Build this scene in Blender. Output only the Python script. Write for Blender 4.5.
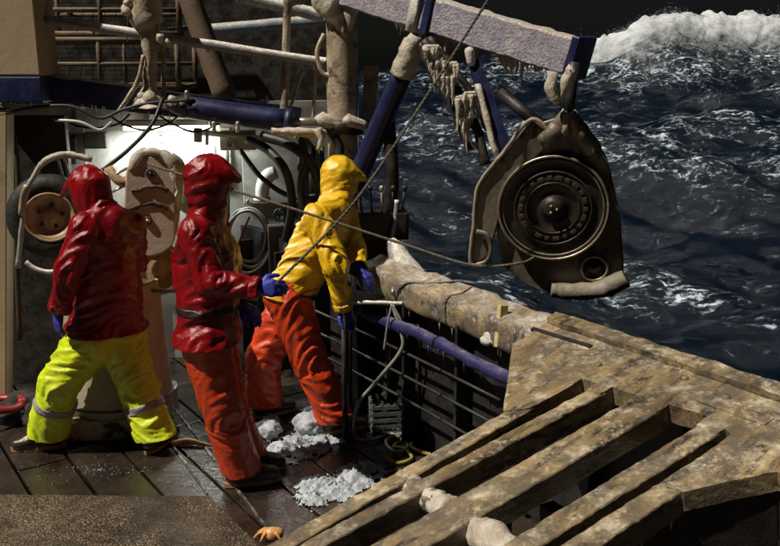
import bpy, bmesh, math, random
import numpy as np
from mathutils import Vector, Matrix, noise

random.seed(7); np.random.seed(7)
for o in list(bpy.data.objects): bpy.data.objects.remove(o)
scene = bpy.context.scene
col = scene.collection
R = math.radians

# ------------------------------------------------------------------ camera
CAM_H = 2.35
PITCH = R(13.808)
FPX = 780*40/36.0
cam_d = bpy.data.cameras.new('camera'); cam = bpy.data.objects.new('camera', cam_d); col.objects.link(cam)
cam_d.lens = 40; cam_d.sensor_width = 36; cam_d.clip_end = 2000; cam_d.clip_start = 0.05
cam.location = (0, 0, CAM_H); cam.rotation_euler = (math.pi/2 - PITCH, 0, 0)
scene.camera = cam

# ------------------------------------------------------------------ night sky and the floodlight direction
SUN_L = Vector((-0.52, -0.24, 0.82)).normalized()       # towards the light: high on the left
world = bpy.data.worlds.new('World'); scene.world = world; world.use_nodes = True
wn = world.node_tree.nodes; wl = world.node_tree.links
bg = wn['Background']
sky = wn.new('ShaderNodeTexSky'); sky.sky_type = 'NISHITA'; sky.sun_disc = False
sky.sun_elevation = math.asin(SUN_L.z); sky.sun_rotation = math.atan2(SUN_L.x, SUN_L.y)
wl.new(sky.outputs[0], bg.inputs[0]); bg.inputs[1].default_value = 0.0016
sun_d = bpy.data.lights.new('sun', 'SUN'); sun_d.energy = 5.0; sun_d.angle = R(0.8); sun_d.color = (1.0, 0.91, 0.78)
sun = bpy.data.objects.new('sun', sun_d); col.objects.link(sun)
sun.rotation_euler = SUN_L.to_track_quat('Z', 'Y').to_euler()
scene.view_settings.view_transform = 'Standard'; scene.view_settings.look = 'None'
scene.view_settings.exposure = 0.0; scene.view_settings.gamma = 1.0
scene.view_settings.use_curve_mapping = False
scene.render.engine = 'CYCLES'

# ------------------------------------------------------------------ helpers
CP, SP = math.cos(PITCH), math.sin(PITCH)
def ray(px, py):
    x = (px-390)/FPX; y = -(py-273)/FPX
    return Vector((x, CP + y*SP, -SP + y*CP))
def at(px, py, Y):
    r = ray(px, py); return Vector((0, 0, CAM_H)) + r*(Y/r.y)
def gz(px, py, Z=0.0):
    r = ray(px, py); return Vector((0, 0, CAM_H)) + r*((Z-CAM_H)/r.z)
AFT = Vector((0.573, -0.820, 0)); FORE = -AFT
INB = Vector((-0.820, -0.573, 0)); OUTB = -INB
UP = Vector((0, 0, 1))
def V(*a): return Vector(a)

bm_ = bmesh.new(); bmesh.ops.create_icosphere(bm_, subdivisions=2, radius=1.0)
ICO = [v.co.copy() for v in bm_.verts]; bm_.free()
bm_ = bmesh.new(); bmesh.ops.create_icosphere(bm_, subdivisions=1, radius=1.0)
ICO1V = [v.co.copy() for v in bm_.verts]; ICO1F = [[v.index for v in f.verts] for f in bm_.faces]; bm_.free()

def catmull(pts, n=8):
    pts = [Vector(p) for p in pts]
    if len(pts) < 3: 
        return [pts[0].lerp(pts[-1], i/n) for i in range(n+1)]
    P = [2*pts[0]-pts[1]] + pts + [2*pts[-1]-pts[-2]]
    out = []
    for i in range(1, len(P)-2):
        for k in range(n):
            t = k/n
            out.append(0.5*((2*P[i]) + (P[i+1]-P[i-1])*t + (2*P[i-1]-5*P[i]+4*P[i+1]-P[i+2])*t*t + (-P[i-1]+3*P[i]-3*P[i+1]+P[i+2])*t**3))
    out.append(pts[-1].copy())
    return out

class MB:
    def __init__(s): s.v = []; s.f = []
    def add(s, vs, fs):
        b = len(s.v); s.v += [Vector(p) for p in vs]; s.f += [[i+b for i in f] for f in fs]
        return s
    def box(s, c, ax, ay, az, hx, hy, hz, nx=1, ny=1, nz=1):
        """box with centre c, unit axes and half sizes, each side cut into a grid"""
        c = Vector(c); ax = Vector(ax); ay = Vector(ay); az = Vector(az)
        idx = {}; vs = []; fs = []
        def vid(i, j, k):
            if (i, j, k) not in idx:
                idx[(i, j, k)] = len(vs)
                vs.append(c + ax*hx*(2*i/nx-1) + ay*hy*(2*j/ny-1) + az*hz*(2*k/nz-1))
            return idx[(i, j, k)]
        for i in range(nx):
            for j in range(ny):
                fs.append([vid(i,j,0), vid(i,j+1,0), vid(i+1,j+1,0), vid(i+1,j,0)])
                fs.append([vid(i,j,nz), vid(i+1,j,nz), vid(i+1,j+1,nz), vid(i,j+1,nz)])
        for i in range(nx):
            for k in range(nz):
                fs.append([vid(i,0,k), vid(i+1,0,k), vid(i+1,0,k+1), vid(i,0,k+1)])
                fs.append([vid(i,ny,k), vid(i,ny,k+1), vid(i+1,ny,k+1), vid(i+1,ny,k)])
        for j in range(ny):
            for k in range(nz):
                fs.append([vid(0,j,k), vid(0,j,k+1), vid(0,j+1,k+1), vid(0,j+1,k)])
                fs.append([vid(nx,j,k), vid(nx,j+1,k), vid(nx,j+1,k+1), vid(nx,j,k+1)])
        return s.add(vs, fs)
    def beam(s, a, b, w, h, up=UP, n=1):
        a = Vector(a); b = Vector(b); d = (b-a); L = d.length; d.normalize()
        sd = d.cross(up).normalized(); u = sd.cross(d).normalized()
        return s.box((a+b)/2, d, sd, u, L/2, w/2, h/2, n, 2 if n > 1 else 1, 2 if n > 1 else 1)
    def tube(s, pts, r, sides=10, n=0, caps=True):
        pts = catmull(pts, n) if n else [Vector(p) for p in pts]
        m = len(pts); rs = r if isinstance(r, (list, tuple)) else None
        t0 = (pts[1]-pts[0]).normalized()
        nrm = t0.orthogonal().normalized(); vs = []; fs = []
        for i, p in enumerate(pts):
            t = (pts[min(i+1, m-1)] - pts[max(i-1, 0)]).normalized()
            nrm = (nrm - t*nrm.dot(t)).normalized(); bn = t.cross(nrm)
            if rs: 
                q = i/(m-1)*(len(rs)-1); k = min(int(q), len(rs)-2); rr = rs[k]+(rs[k+1]-rs[k])*(q-k)
            elif callable(r): rr = r(i/(m-1))
            else: rr = r
            for j in range(sides):
                a = 2*math.pi*j/sides
                vs.append(p + (nrm*math.cos(a) + bn*math.sin(a))*rr)
        for i in range(m-1):
            for j in range(sides):
                k = (j+1) % sides
                fs.append([i*sides+j, i*sides+k, (i+1)*sides+k, (i+1)*sides+j])
        if caps:
            fs.append([j for j in range(sides)][::-1]); fs.append([(m-1)*sides+j for j in range(sides)])
        return s.add(vs, fs)
    def hull(s, spheres):
        pts = []
        for c, r in spheres:
            c = Vector(c)
            if isinstance(r, (int, float)): pts += [c + p*r for p in ICO]
            else: pts += [c + r @ p for p in ICO]
        bm = bmesh.new()
        for p in pts: bm.verts.new(p)
        res = bmesh.ops.convex_hull(bm, input=bm.verts)
        bad = list({e for e in res['geom_interior'] + res['geom_unused'] if isinstance(e, bmesh.types.BMVert)})
        bmesh.ops.delete(bm, geom=bad, context='VERTS')
        bm.verts.index_update()
        s.add([v.co for v in bm.verts], [[v.index for v in f.verts] for f in bm.faces]); bm.free()
        return s
    def prism(s, poly, o, ex, ey, d):
        """polygon (2-d points) in the plane o,ex,ey extruded by the vector d"""
        n = len(poly); o = Vector(o); ex = Vector(ex); ey = Vector(ey); d = Vector(d)
        a = [o + ex*p[0] + ey*p[1] for p in poly]; b = [p + d for p in a]
        fs = [list(range(n))[::-1], [n+i for i in range(n)]]
        for i in range(n):
            j = (i+1) % n; fs.append([i, j, n+j, n+i])
        return s.add(a+b, fs)
    def lathe(s, prof, o, axis, seg=40, ref=None, close=False):
        """prof: list of (radius, height along axis)"""
        o = Vector(o); axis = Vector(axis).normalized()
        e = Vector(ref) if ref else axis.orthogonal(); e = (e - axis*e.dot(axis)).normalized(); g = axis.cross(e)
        vs = []; fs = []; m = len(prof)
        for r, h in prof:
            for j in range(seg):
                a = 2*math.pi*j/seg; vs.append(o + axis*h + (e*math.cos(a)+g*math.sin(a))*r)
        for i in range(m-1 if not close else m):
            i2 = (i+1) % m
            for j in range(seg):
                k = (j+1) % seg; fs.append([i*seg+j, i*seg+k, i2*seg+k, i2*seg+j])
        return s.add(vs, fs)
    def torus(s, c, axis, Rr, r, a0=0, a1=360, seg=36, sides=8, ref=None):
        axis = Vector(axis).normalized(); e = Vector(ref) if ref else axis.orthogonal()
        e = (e - axis*e.dot(axis)).normalized(); g = axis.cross(e); c = Vector(c)
        pts = [c + (e*math.cos(R(a0+(a1-a0)*i/seg)) + g*math.sin(R(a0+(a1-a0)*i/seg)))*Rr for i in range(seg+1)]
        return s.tube(pts, r, sides, caps=(a1-a0) < 359)
    def noisy(s, amp, scale, seed=0.0):
        for i, p in enumerate(s.v):
            q = p*scale + Vector((seed, seed*1.7, -seed))
            s.v[i] = p + Vector((noise.fractal(q, 0.8, 2.1, 3), noise.fractal(q+Vector((31.4, 0, 0)), 0.8, 2.1, 3), noise.fractal(q+Vector((0, 17.7, 0)), 0.8, 2.1, 3)))*amp*0.85
        return s

def drips(mb, p, w, L, n=7):
    """ragged fringe of icicles: thin tapering drips of unequal length grown into one crust"""
    mb.hull([(p + V(-w*.5, 0, .012), w*.30), (p + V(w*.5, 0, .016), w*.26), (p, w*.32)])
    for i in range(n):
        q = p + V(random.uniform(-w, w)*.75, random.uniform(-w, w)*.4, 0.01); l_ = L*random.uniform(.35, 1.0)*(1.1-abs(q.x-p.x)/w*.5); r0 = w*random.uniform(.16, .30)
        sw = V(random.uniform(-.01, .01), random.uniform(-.01, .01), 0)
        mb.tube([q, q-UP*l_*.3+sw, q-UP*l_*.65, q-UP*l_+sw], [r0, r0*.85, r0*.5, .0015], 8, 4)
    return mb.noisy(0.006, 28, p.x*20)
ORIG = {}
def tag(o, label=None, cat=None, group=None, kind=None):
    if label: o['label'] = label
    if cat: o['category'] = cat
    if group: o['group'] = group
    if kind: o['kind'] = kind
    return o
def thing(name, label, cat, loc, group=None):
    o = bpy.data.objects.new(name, None); col.objects.link(o); o.location = loc; o.empty_display_size = 0.1
    ORIG[o.name] = Vector(loc); return tag(o, label, cat, group)
def link_mesh(name, me, parent, og):
    o = bpy.data.objects.new(name, me); col.objects.link(o)
    if parent: o.parent = parent
    else: o.location = og
    ORIG[o.name] = og
    return o
def mk(name, mb, mat, parent=None, smooth=True, bevel=0.0, recalc=True, sub=0, autos=None):
    if parent: og = ORIG[parent.name]
    else:
        xs = [p.x for p in mb.v]; ys = [p.y for p in mb.v]; zs = [p.z for p in mb.v]
        og = Vector(((min(xs)+max(xs))/2, (min(ys)+max(ys))/2, min(zs)))
    me = bpy.data.meshes.new(name)
    me.from_pydata([tuple(p-og) for p in mb.v], [], mb.f); me.update()
    if recalc:
        bm = bmesh.new(); bm.from_mesh(me); bmesh.ops.recalc_face_normals(bm, faces=bm.faces); bm.to_mesh(me); bm.free()
    if smooth:
        me.polygons.foreach_set('use_smooth', [True]*len(me.polygons))
        if autos is not None: me.set_sharp_from_angle(angle=R(autos))
    if mat: me.materials.append(mat)
    o = link_mesh(name, me, parent, og)
    if bevel:
        b = o.modifiers.new('bevel', 'BEVEL'); b.width = bevel; b.segments = 2; b.limit_method = 'ANGLE'; b.angle_limit = R(40)
    if sub:
        b = o.modifiers.new('subdivision', 'SUBSURF'); b.levels = sub; b.render_levels = sub
    return o

# ------------------------------------------------------------------ materials
def mat(name, c1, c2=None, rough=0.5, rough2=None, scale=6.0, metal=0.0, bump=0.2, bscale=30.0, frost=None, frost_lo=0.35, frost_hi=0.75,
        coat=0.0, spots=None, spot_scale=20.0, spot_amt=0.45, spec=0.5, detail=8.0, stretch=None, streak=None, bdist=0.01, trans=0.0, sss=0.0, crinkle=0.0, speck=None, speck_scale=90.0, speck_lo=0.50, gate_lo=0.40, rot=0.0, patch=None, patch_scale=2.5):
    m = bpy.data.materials.new(name); m.use_nodes = True
    n = m.node_tree.nodes; l = m.node_tree.links; b = n['Principled BSDF']
    tc = n.new('ShaderNodeTexCoord'); src = tc.outputs['Object']
    if stretch:
        mp = n.new('ShaderNodeMapping'); mp.inputs['Scale'].default_value = stretch; 
        m0 = n.new('ShaderNodeMapping'); m0.inputs['Rotation'].default_value = (0, 0, rot); l.new(src, m0.inputs[0]); l.new(m0.outputs[0], mp.inputs[0]); src2 = mp.outputs[0]
    else: src2 = src
    def nz(sc, det=detail, rg=0.6, s=src2, dist=0.0):
        t = n.new('ShaderNodeTexNoise'); t.inputs['Scale'].default_value = sc; t.inputs['Detail'].default_value = det
        t.inputs['Roughness'].default_value = rg; t.inputs['Distortion'].default_value = dist; l.new(s, t.inputs['Vector']); return t.outputs['Fac']
    def ramp(fac, lo, hi):
        r = n.new('ShaderNodeMapRange'); r.interpolation_type = 'SMOOTHSTEP'; r.inputs[1].default_value = lo; r.inputs[2].default_value = hi
        l.new(fac, r.inputs[0]); return r.outputs[0]
    def mix(fac, a, bb):
        x = n.new('ShaderNodeMix'); x.data_type = 'RGBA'
        l.new(fac, x.inputs[0])
        for s_, val in ((6, a), (7, bb)):
            if isinstance(val, tuple): x.inputs[s_].default_value = (*val, 1)
            else: l.new(val, x.inputs[s_])
        return x.outputs[2]
    def mixf(fac, a, bb):
        x = n.new('ShaderNodeMix'); x.data_type = 'FLOAT'; l.new(fac, x.inputs[0])
        for s_, val in ((2, a), (3, bb)):
            if isinstance(val, (int, float)): x.inputs[s_].default_value = val
            else: l.new(val, x.inputs[s_])
        return x.outputs[0]
    f1 = ramp(nz(scale), 0.32, 0.68)
    c = mix(f1, c1, c2 or c1)
    rgh = mixf(f1, rough, rough2 if rough2 is not None else rough)
    if spots:
        fs = ramp(nz(spot_scale, 6, 0.7, src2, 0.4), 1-spot_amt-0.06, 1-spot_amt+0.06)
        c = mix(fs, c, spots); rgh = mixf(fs, rgh, 0.8)
    if patch:
        pf = ramp(nz(patch_scale, 6, 0.7, src, 0.8), 0.42, 0.66); c = mix(pf, c, patch)
    if speck:
        sf = ramp(nz(speck_scale, 5, 0.7, src), speck_lo, speck_lo+0.2)
        gate = ramp(nz(patch_scale*2.3, 5, 0.7, src, 0.5), gate_lo, gate_lo+0.28)
        mg = n.new('ShaderNodeMath'); mg.operation = 'MULTIPLY'; l.new(sf, mg.inputs[0]); l.new(gate, mg.inputs[1])
        c = mix(mg.outputs[0], c, speck)
    if frost:
        g = n.new('ShaderNodeNewGeometry'); sp = n.new('ShaderNodeSeparateXYZ'); l.new(g.outputs['Normal'], sp.inputs[0])
        ad = n.new('ShaderNodeMath'); ad.operation = 'MULTIPLY_ADD'; l.new(nz(9, 8, 0.7, src), ad.inputs[0]); ad.inputs[1].default_value = 1.5
        l.new(sp.outputs[2], ad.inputs[2])
        s2 = n.new('ShaderNodeMath'); s2.operation = 'SUBTRACT'; l.new(ad.outputs[0], s2.inputs[0]); s2.inputs[1].default_value = 0.75
        ff = ramp(s2.outputs[0], frost_lo, frost_hi)
        c = mix(ff, c, mix(ramp(nz(40, 6, 0.6, src), 0.35, 0.65), frost, tuple(min(1, x*0.62) for x in frost))); rgh = mixf(ff, rgh, 0.55)
    l.new(c, b.inputs['Base Color']); l.new(rgh, b.inputs['Roughness'])
    b.inputs['Metallic'].default_value = metal; b.inputs['Specular IOR Level'].default_value = spec
    b.inputs['Coat Weight'].default_value = coat; b.inputs['Coat Roughness'].default_value = 0.12
    if trans: b.inputs['Transmission Weight'].default_value = trans
    if sss:
        b.inputs['Subsurface Weight'].default_value = sss; b.inputs['Subsurface Radius'].default_value = (0.02, 0.02, 0.025)
    if bump:
        bp = n.new('ShaderNodeBump'); bp.inputs['Strength'].default_value = bump; bp.inputs['Distance'].default_value = bdist
        hgt = nz(bscale, 10, 0.65)
        if crinkle:
            rt = n.new('ShaderNodeTexNoise'); rt.noise_type = 'RIDGED_MULTIFRACTAL'; rt.inputs['Scale'].default_value = crinkle; rt.inputs['Detail'].default_value = 3
            rt.inputs['Distortion'].default_value = 0.5; l.new(src2, rt.inputs['Vector'])
            ma = n.new('ShaderNodeMath'); ma.operation = 'MULTIPLY_ADD'; l.new(rt.outputs['Fac'], ma.inputs[0]); ma.inputs[1].default_value = 0.8; l.new(hgt, ma.inputs[2]); hgt = ma.outputs[0]
        l.new(hgt, bp.inputs['Height']); l.new(bp.outputs[0], b.inputs['Normal'])
        if coat: l.new(bp.outputs[0], b.inputs['Coat Normal'])
    return m

FROST = (0.62, 0.52, 0.40)
M = {}
M['plank'] = mat('wet_plank', (0.014, 0.010, 0.008), (0.036, 0.026, 0.019), 0.09, 0.34, 5, coat=0.5, bump=0.5, bscale=26, stretch=(1, 1, 1), spots=(0.07, 0.055, 0.042), spot_scale=60, spot_amt=0.36)
M['deck'] = mat('black_deck', (0.008, 0.007, 0.006), (0.02, 0.016, 0.012), 0.35, 0.6, 5, bump=0.5)
M['hatch'] = mat('wet_hatch_glints', (0.014, 0.010, 0.008), (0.036, 0.026, 0.019), 0.08, 0.3, 2.5, coat=0.4, bump=0.9, bscale=60, speck=(0.50, 0.39, 0.235), speck_scale=120, speck_lo=0.47, gate_lo=0.31, patch=(0.060, 0.046, 0.030), patch_scale=0.75, bdist=0.016)  # tan specks and gated patches paint lamp glitter into the hatch colour
M['strip'] = mat('worn_steel_strip', (0.25, 0.22, 0.19), (0.08, 0.07, 0.06), 0.3, 0.5, 20, bump=0.4, spots=(0.03, 0.025, 0.02), spot_scale=14, spot_amt=0.5)
M['navy'] = mat('navy_paint', (0.009, 0.012, 0.052), (0.014, 0.018, 0.066), 0.3, 0.5, 8, bump=0.2, spots=(0.06, 0.04, 0.03), spot_scale=12, spot_amt=0.3)
M['navy_frost'] = mat('frosted_navy_paint', (0.02, 0.022, 0.075), (0.04, 0.042, 0.10), 0.4, 0.6, 10, bump=0.9, bscale=34, frost=(0.66, 0.56, 0.50), frost_lo=0.0, frost_hi=0.85, bdist=0.02)
M['boom'] = mat('rime_covered_boom', (0.26, 0.24, 0.34), (0.46, 0.42, 0.47), 0.5, 0.8, 22, bump=1.0, bscale=60, frost=(0.82, 0.74, 0.66), frost_lo=-0.1, frost_hi=0.75, bdist=0.03, speck=(0.75, 0.69, 0.66), speck_scale=75)
M['cream'] = mat('cream_paint', (0.42, 0.33, 0.20), (0.34, 0.26, 0.15), 0.5, 0.7, 3, bump=0.2, bscale=20, spots=(0.26, 0.19, 0.10), spot_scale=5, spot_amt=0.38)
M['rail'] = mat('frosted_galvanised_pipe', (0.19, 0.20, 0.225), (0.32, 0.31, 0.30), 0.22, 0.45, 12, bump=0.5, bscale=60, frost=(0.88, 0.83, 0.75), frost_lo=0.15, frost_hi=0.7, speck=(0.5, 0.44, 0.34), speck_scale=80)  # frost on upward faces, brightened to paint in the rails' top highlights
M['tanpipe'] = mat('ice_tan_pipe', (0.22, 0.175, 0.125), (0.44, 0.365, 0.265), 0.18, 0.45, 9, bump=0.55, bscale=40, frost=(0.86, 0.79, 0.66), frost_lo=0.35, frost_hi=0.95, spots=(0.07, 0.045, 0.03), spot_scale=7, spot_amt=0.40, speck=(0.62, 0.54, 0.42), speck_scale=40, bdist=0.012)
M['ice'] = mat('dirty_ice', (0.80, 0.74, 0.63), (0.52, 0.45, 0.36), 0.08, 0.30, 12, bump=0.8, bscale=60, sss=0.3, trans=0.25, speck=(0.90, 0.85, 0.75), speck_scale=60, bdist=0.012)
M['paleice'] = mat('pale_ice', (0.82, 0.79, 0.75), (0.55, 0.52, 0.48), 0.08, 0.30, 12, bump=0.8, bscale=60, sss=0.3, trans=0.25, speck=(0.92, 0.9, 0.88), speck_scale=60, bdist=0.012)
M['white_wall'] = mat('white_bulkhead_paint', (0.42, 0.42, 0.385), (0.29, 0.29, 0.26), 0.45, 0.6, 3, bump=0.15, bscale=14, spots=(0.12, 0.08, 0.05), spot_scale=4.5, spot_amt=0.38, patch=(0.22, 0.21, 0.18), patch_scale=2.0)
M['grime'] = mat('grey_grime_paint', (0.085, 0.083, 0.075), (0.045, 0.043, 0.038), 0.5, 0.7, 5, bump=0.25, spots=(0.05, 0.03, 0.02), spot_scale=8, spot_amt=0.42)
M['dark'] = mat('black_oily_steel', (0.012, 0.011, 0.010), (0.030, 0.025, 0.02), 0.35, 0.6, 12, bump=0.4, spots=(0.05, 0.035, 0.022), spot_scale=20, spot_amt=0.33)
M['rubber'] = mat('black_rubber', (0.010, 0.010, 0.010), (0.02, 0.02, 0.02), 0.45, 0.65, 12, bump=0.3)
M['tyre'] = mat('tyre_rubber', (0.008, 0.008, 0.0075), (0.016, 0.015, 0.013), 0.55, 0.7, 14, bump=0.5)
M['rim'] = mat('tan_wheel_rim', (0.44, 0.31, 0.17), (0.32, 0.21, 0.11), 0.4, 0.6, 9, bump=0.3, spots=(0.15, 0.08, 0.035), spot_scale=13, spot_amt=0.4)
M['coiler'] = mat('pale_rusty_plate', (0.56, 0.46, 0.37), (0.42, 0.32, 0.24), 0.35, 0.55, 5, bump=0.3, spots=(0.12, 0.05, 0.028), spot_scale=7, spot_amt=0.36)
M['bin'] = mat('cream_bin_plastic', (0.45, 0.40, 0.32), (0.35, 0.30, 0.23), 0.4, 0.6, 4, bump=0.15, spots=(0.22, 0.17, 0.11), spot_scale=6, spot_amt=0.36)
M['base'] = mat('worn_cream_base', (0.46, 0.40, 0.32), (0.30, 0.25, 0.19), 0.5, 0.7, 7, bump=0.4, spots=(0.05, 0.03, 0.02), spot_scale=8, spot_amt=0.44)
M['launch'] = mat('worn_wet_frosted_steel', (0.345, 0.255, 0.130), (0.105, 0.074, 0.042), 0.12, 0.38, 7, bump=0.8, bscale=44, frost=(0.74, 0.66, 0.50), frost_lo=0.92, frost_hi=1.42, spots=(0.026, 0.017, 0.011), spot_scale=15, spot_amt=0.46, bdist=0.010, patch=(0.125, 0.104, 0.078), patch_scale=2.6, speck=(0.60, 0.51, 0.35), speck_scale=34, speck_lo=0.47, gate_lo=0.42, stretch=(0.25, 1.0, 0.8), rot=R(-35), coat=0.5)
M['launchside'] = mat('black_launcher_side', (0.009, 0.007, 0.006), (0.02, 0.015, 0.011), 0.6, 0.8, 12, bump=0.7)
M['gunwale'] = mat('icy_gunwale', (0.34, 0.26, 0.14), (0.105, 0.082, 0.06), 0.14, 0.40, 7, bump=0.8, bscale=44, frost=(0.72, 0.65, 0.54), frost_lo=0.72, frost_hi=1.35, spots=(0.035, 0.03, 0.042), spot_scale=9, spot_amt=0.45, bdist=0.012, patch=(0.11, 0.095, 0.085), patch_scale=4, speck=(0.58, 0.51, 0.40), speck_scale=34, speck_lo=0.48, coat=0.4)
M['block'] = mat('worn_frosted_iron', (0.21, 0.182, 0.138), (0.09, 0.075, 0.055), 0.22, 0.5, 5, metal=0.1, bump=0.5, frost=(0.58, 0.52, 0.42), frost_lo=0.40, frost_hi=1.1, spots=(0.03, 0.021, 0.014), spot_scale=7, spot_amt=0.42, speck=(0.42, 0.37, 0.28), speck_scale=40, stretch=(1, 1, 0.4))
M['sheave'] = mat('dark_rubbed_sheave', (0.014, 0.011, 0.009), (0.035, 0.026, 0.018), 0.3, 0.5, 8, bump=0.3)
M['shine'] = mat('polished_rim', (0.50, 0.44, 0.34), (0.25, 0.20, 0.13), 0.3, 0.45, 12, metal=0.7, bump=0.3)
M['rust'] = mat('rusty_bolts', (0.075, 0.042, 0.024), (0.04, 0.024, 0.014), 0.5, 0.7, 14, bump=0.5)
M['red'] = mat('wet_red_pvc', (0.25, 0.005, 0.008), (0.16, 0.003, 0.006), 0.17, 0.28, 4, bump=0.55, bscale=26, coat=0.15, bdist=0.014, crinkle=12.0, spec=0.5)
M['yellow'] = mat('wet_yellow_pvc', (0.8, 0.5, 0.014), (0.68, 0.4, 0.01), 0.22, 0.34, 4, bump=0.55, bscale=26, coat=0.1, bdist=0.014, crinkle=12.0, spec=0.65)
M['orange'] = mat('wet_orange_pvc', (0.6, 0.055, 0.01), (0.46, 0.04, 0.008), 0.26, 0.4, 4, bump=0.55, bscale=26, coat=0.05, bdist=0.014, crinkle=6.0, spec=0.65)
M['hivis'] = mat('wet_hivis_pvc', (0.64, 0.78, 0.020), (0.52, 0.62, 0.014), 0.26, 0.4, 4, bump=0.55, bscale=26, coat=0.05, bdist=0.014, crinkle=6.0, spec=0.65)
M['reflect'] = mat('grey_reflective_tape', (0.34, 0.31, 0.30), (0.26, 0.235, 0.225), 0.4, 0.5, 20, bump=0.2)
M['boot'] = mat('brown_black_boot', (0.020, 0.013, 0.009), (0.045, 0.027, 0.017), 0.28, 0.5, 9, bump=0.4, coat=0.2)
M['sole'] = mat('tan_boot_sole', (0.30, 0.17, 0.08), (0.20, 0.11, 0.05), 0.5, 0.7, 14, bump=0.3)
M['glove'] = mat('blue_rubber_glove', (0.035, 0.04, 0.33), (0.05, 0.06, 0.42), 0.35, 0.5, 9, bump=0.4)
M['skin'] = mat('skin', (0.42, 0.22, 0.15), (0.36, 0.17, 0.11), 0.5, 0.55, 14, bump=0.1, sss=0.1)
M['belt'] = mat('black_belt', (0.012, 0.010, 0.010), (0.02, 0.018, 0.018), 0.4, 0.5, 9)
M['rope'] = mat('worn_rope', (0.20, 0.165, 0.11), (0.11, 0.09, 0.06), 0.7, 0.85, 40, bump=1.0, bscale=160)
M['wire'] = mat('dark_line', (0.075, 0.065, 0.05), (0.13, 0.11, 0.085), 0.5, 0.7, 40, bump=0.8, bscale=160)
M['yrope'] = mat('yellow_rope', (0.42, 0.33, 0.07), (0.30, 0.22, 0.05), 0.6, 0.8, 30, bump=0.8, bscale=140)
M['hose'] = mat('grey_hose', (0.25, 0.25, 0.22), (0.15, 0.15, 0.13), 0.35, 0.5, 20, bump=0.2)
M['redhose'] = mat('red_hose', (0.26, 0.010, 0.012), (0.18, 0.008, 0.008), 0.35, 0.5, 20, bump=0.2)
M['crushed'] = mat('crushed_ice', (0.62, 0.67, 0.71), (0.36, 0.41, 0.46), 0.12, 0.35, 22, bump=1.0, bscale=110, sss=0.3, trans=0.15, speck=(0.88, 0.91, 0.94), speck_scale=70, speck_lo=0.47)
M['shell'] = mat('crab_shell', (0.62, 0.36, 0.14), (0.48, 0.20, 0.06), 0.35, 0.5, 40, bump=0.4)
M['crate'] = mat('pale_plastic_crate', (0.13, 0.135, 0.135), (0.07, 0.072, 0.072), 0.4, 0.6, 20, bump=0.3)
M['bluerope'] = mat('purple_blue_frosted_pipe', (0.030, 0.028, 0.11), (0.018, 0.018, 0.075), 0.3, 0.55, 14, bump=0.5, frost=(0.26, 0.22, 0.30), frost_lo=0.7, frost_hi=1.4)
M['yellowpost'] = mat('pale_yellow_post', (0.60, 0.49, 0.24), (0.42, 0.33, 0.15), 0.5, 0.6, 18, bump=0.4)
M['whitepipe'] = mat('white_pipe', (0.55, 0.55, 0.50), (0.40, 0.40, 0.36), 0.35, 0.5, 10, bump=0.2)
M['potbar'] = mat('rusty_pot_frame', (0.11, 0.07, 0.035), (0.055, 0.035, 0.02), 0.6, 0.8, 18, bump=0.6, frost=(0.26, 0.20, 0.12), frost_lo=0.4, frost_hi=1.1)
M['net'] = mat('dark_netting', (0.012, 0.010, 0.008), (0.025, 0.02, 0.014), 0.8, 0.9, 30, bump=0.3)
M['rod'] = mat('chrome_rod', (0.5, 0.46, 0.40), (0.36, 0.32, 0.27), 0.2, 0.35, 12, metal=0.6, bump=0.2)
M['green'] = mat('pale_green_tank', (0.30, 0.33, 0.17), (0.22, 0.25, 0.12), 0.4, 0.6, 8, bump=0.2)
def emit(name, colr, s):
    m = bpy.data.materials.new(name); m.use_nodes = True; b = m.node_tree.nodes['Principled BSDF']
    b.inputs['Base Color'].default_value = (0.8, 0.8, 0.8, 1)
    b.inputs['Emission Color'].default_value = (*colr, 1); b.inputs['Emission Strength'].default_value = s
    return m
M['lamp'] = emit('lit_lamp_tube', (1.0, 0.97, 0.9), 14)

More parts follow.
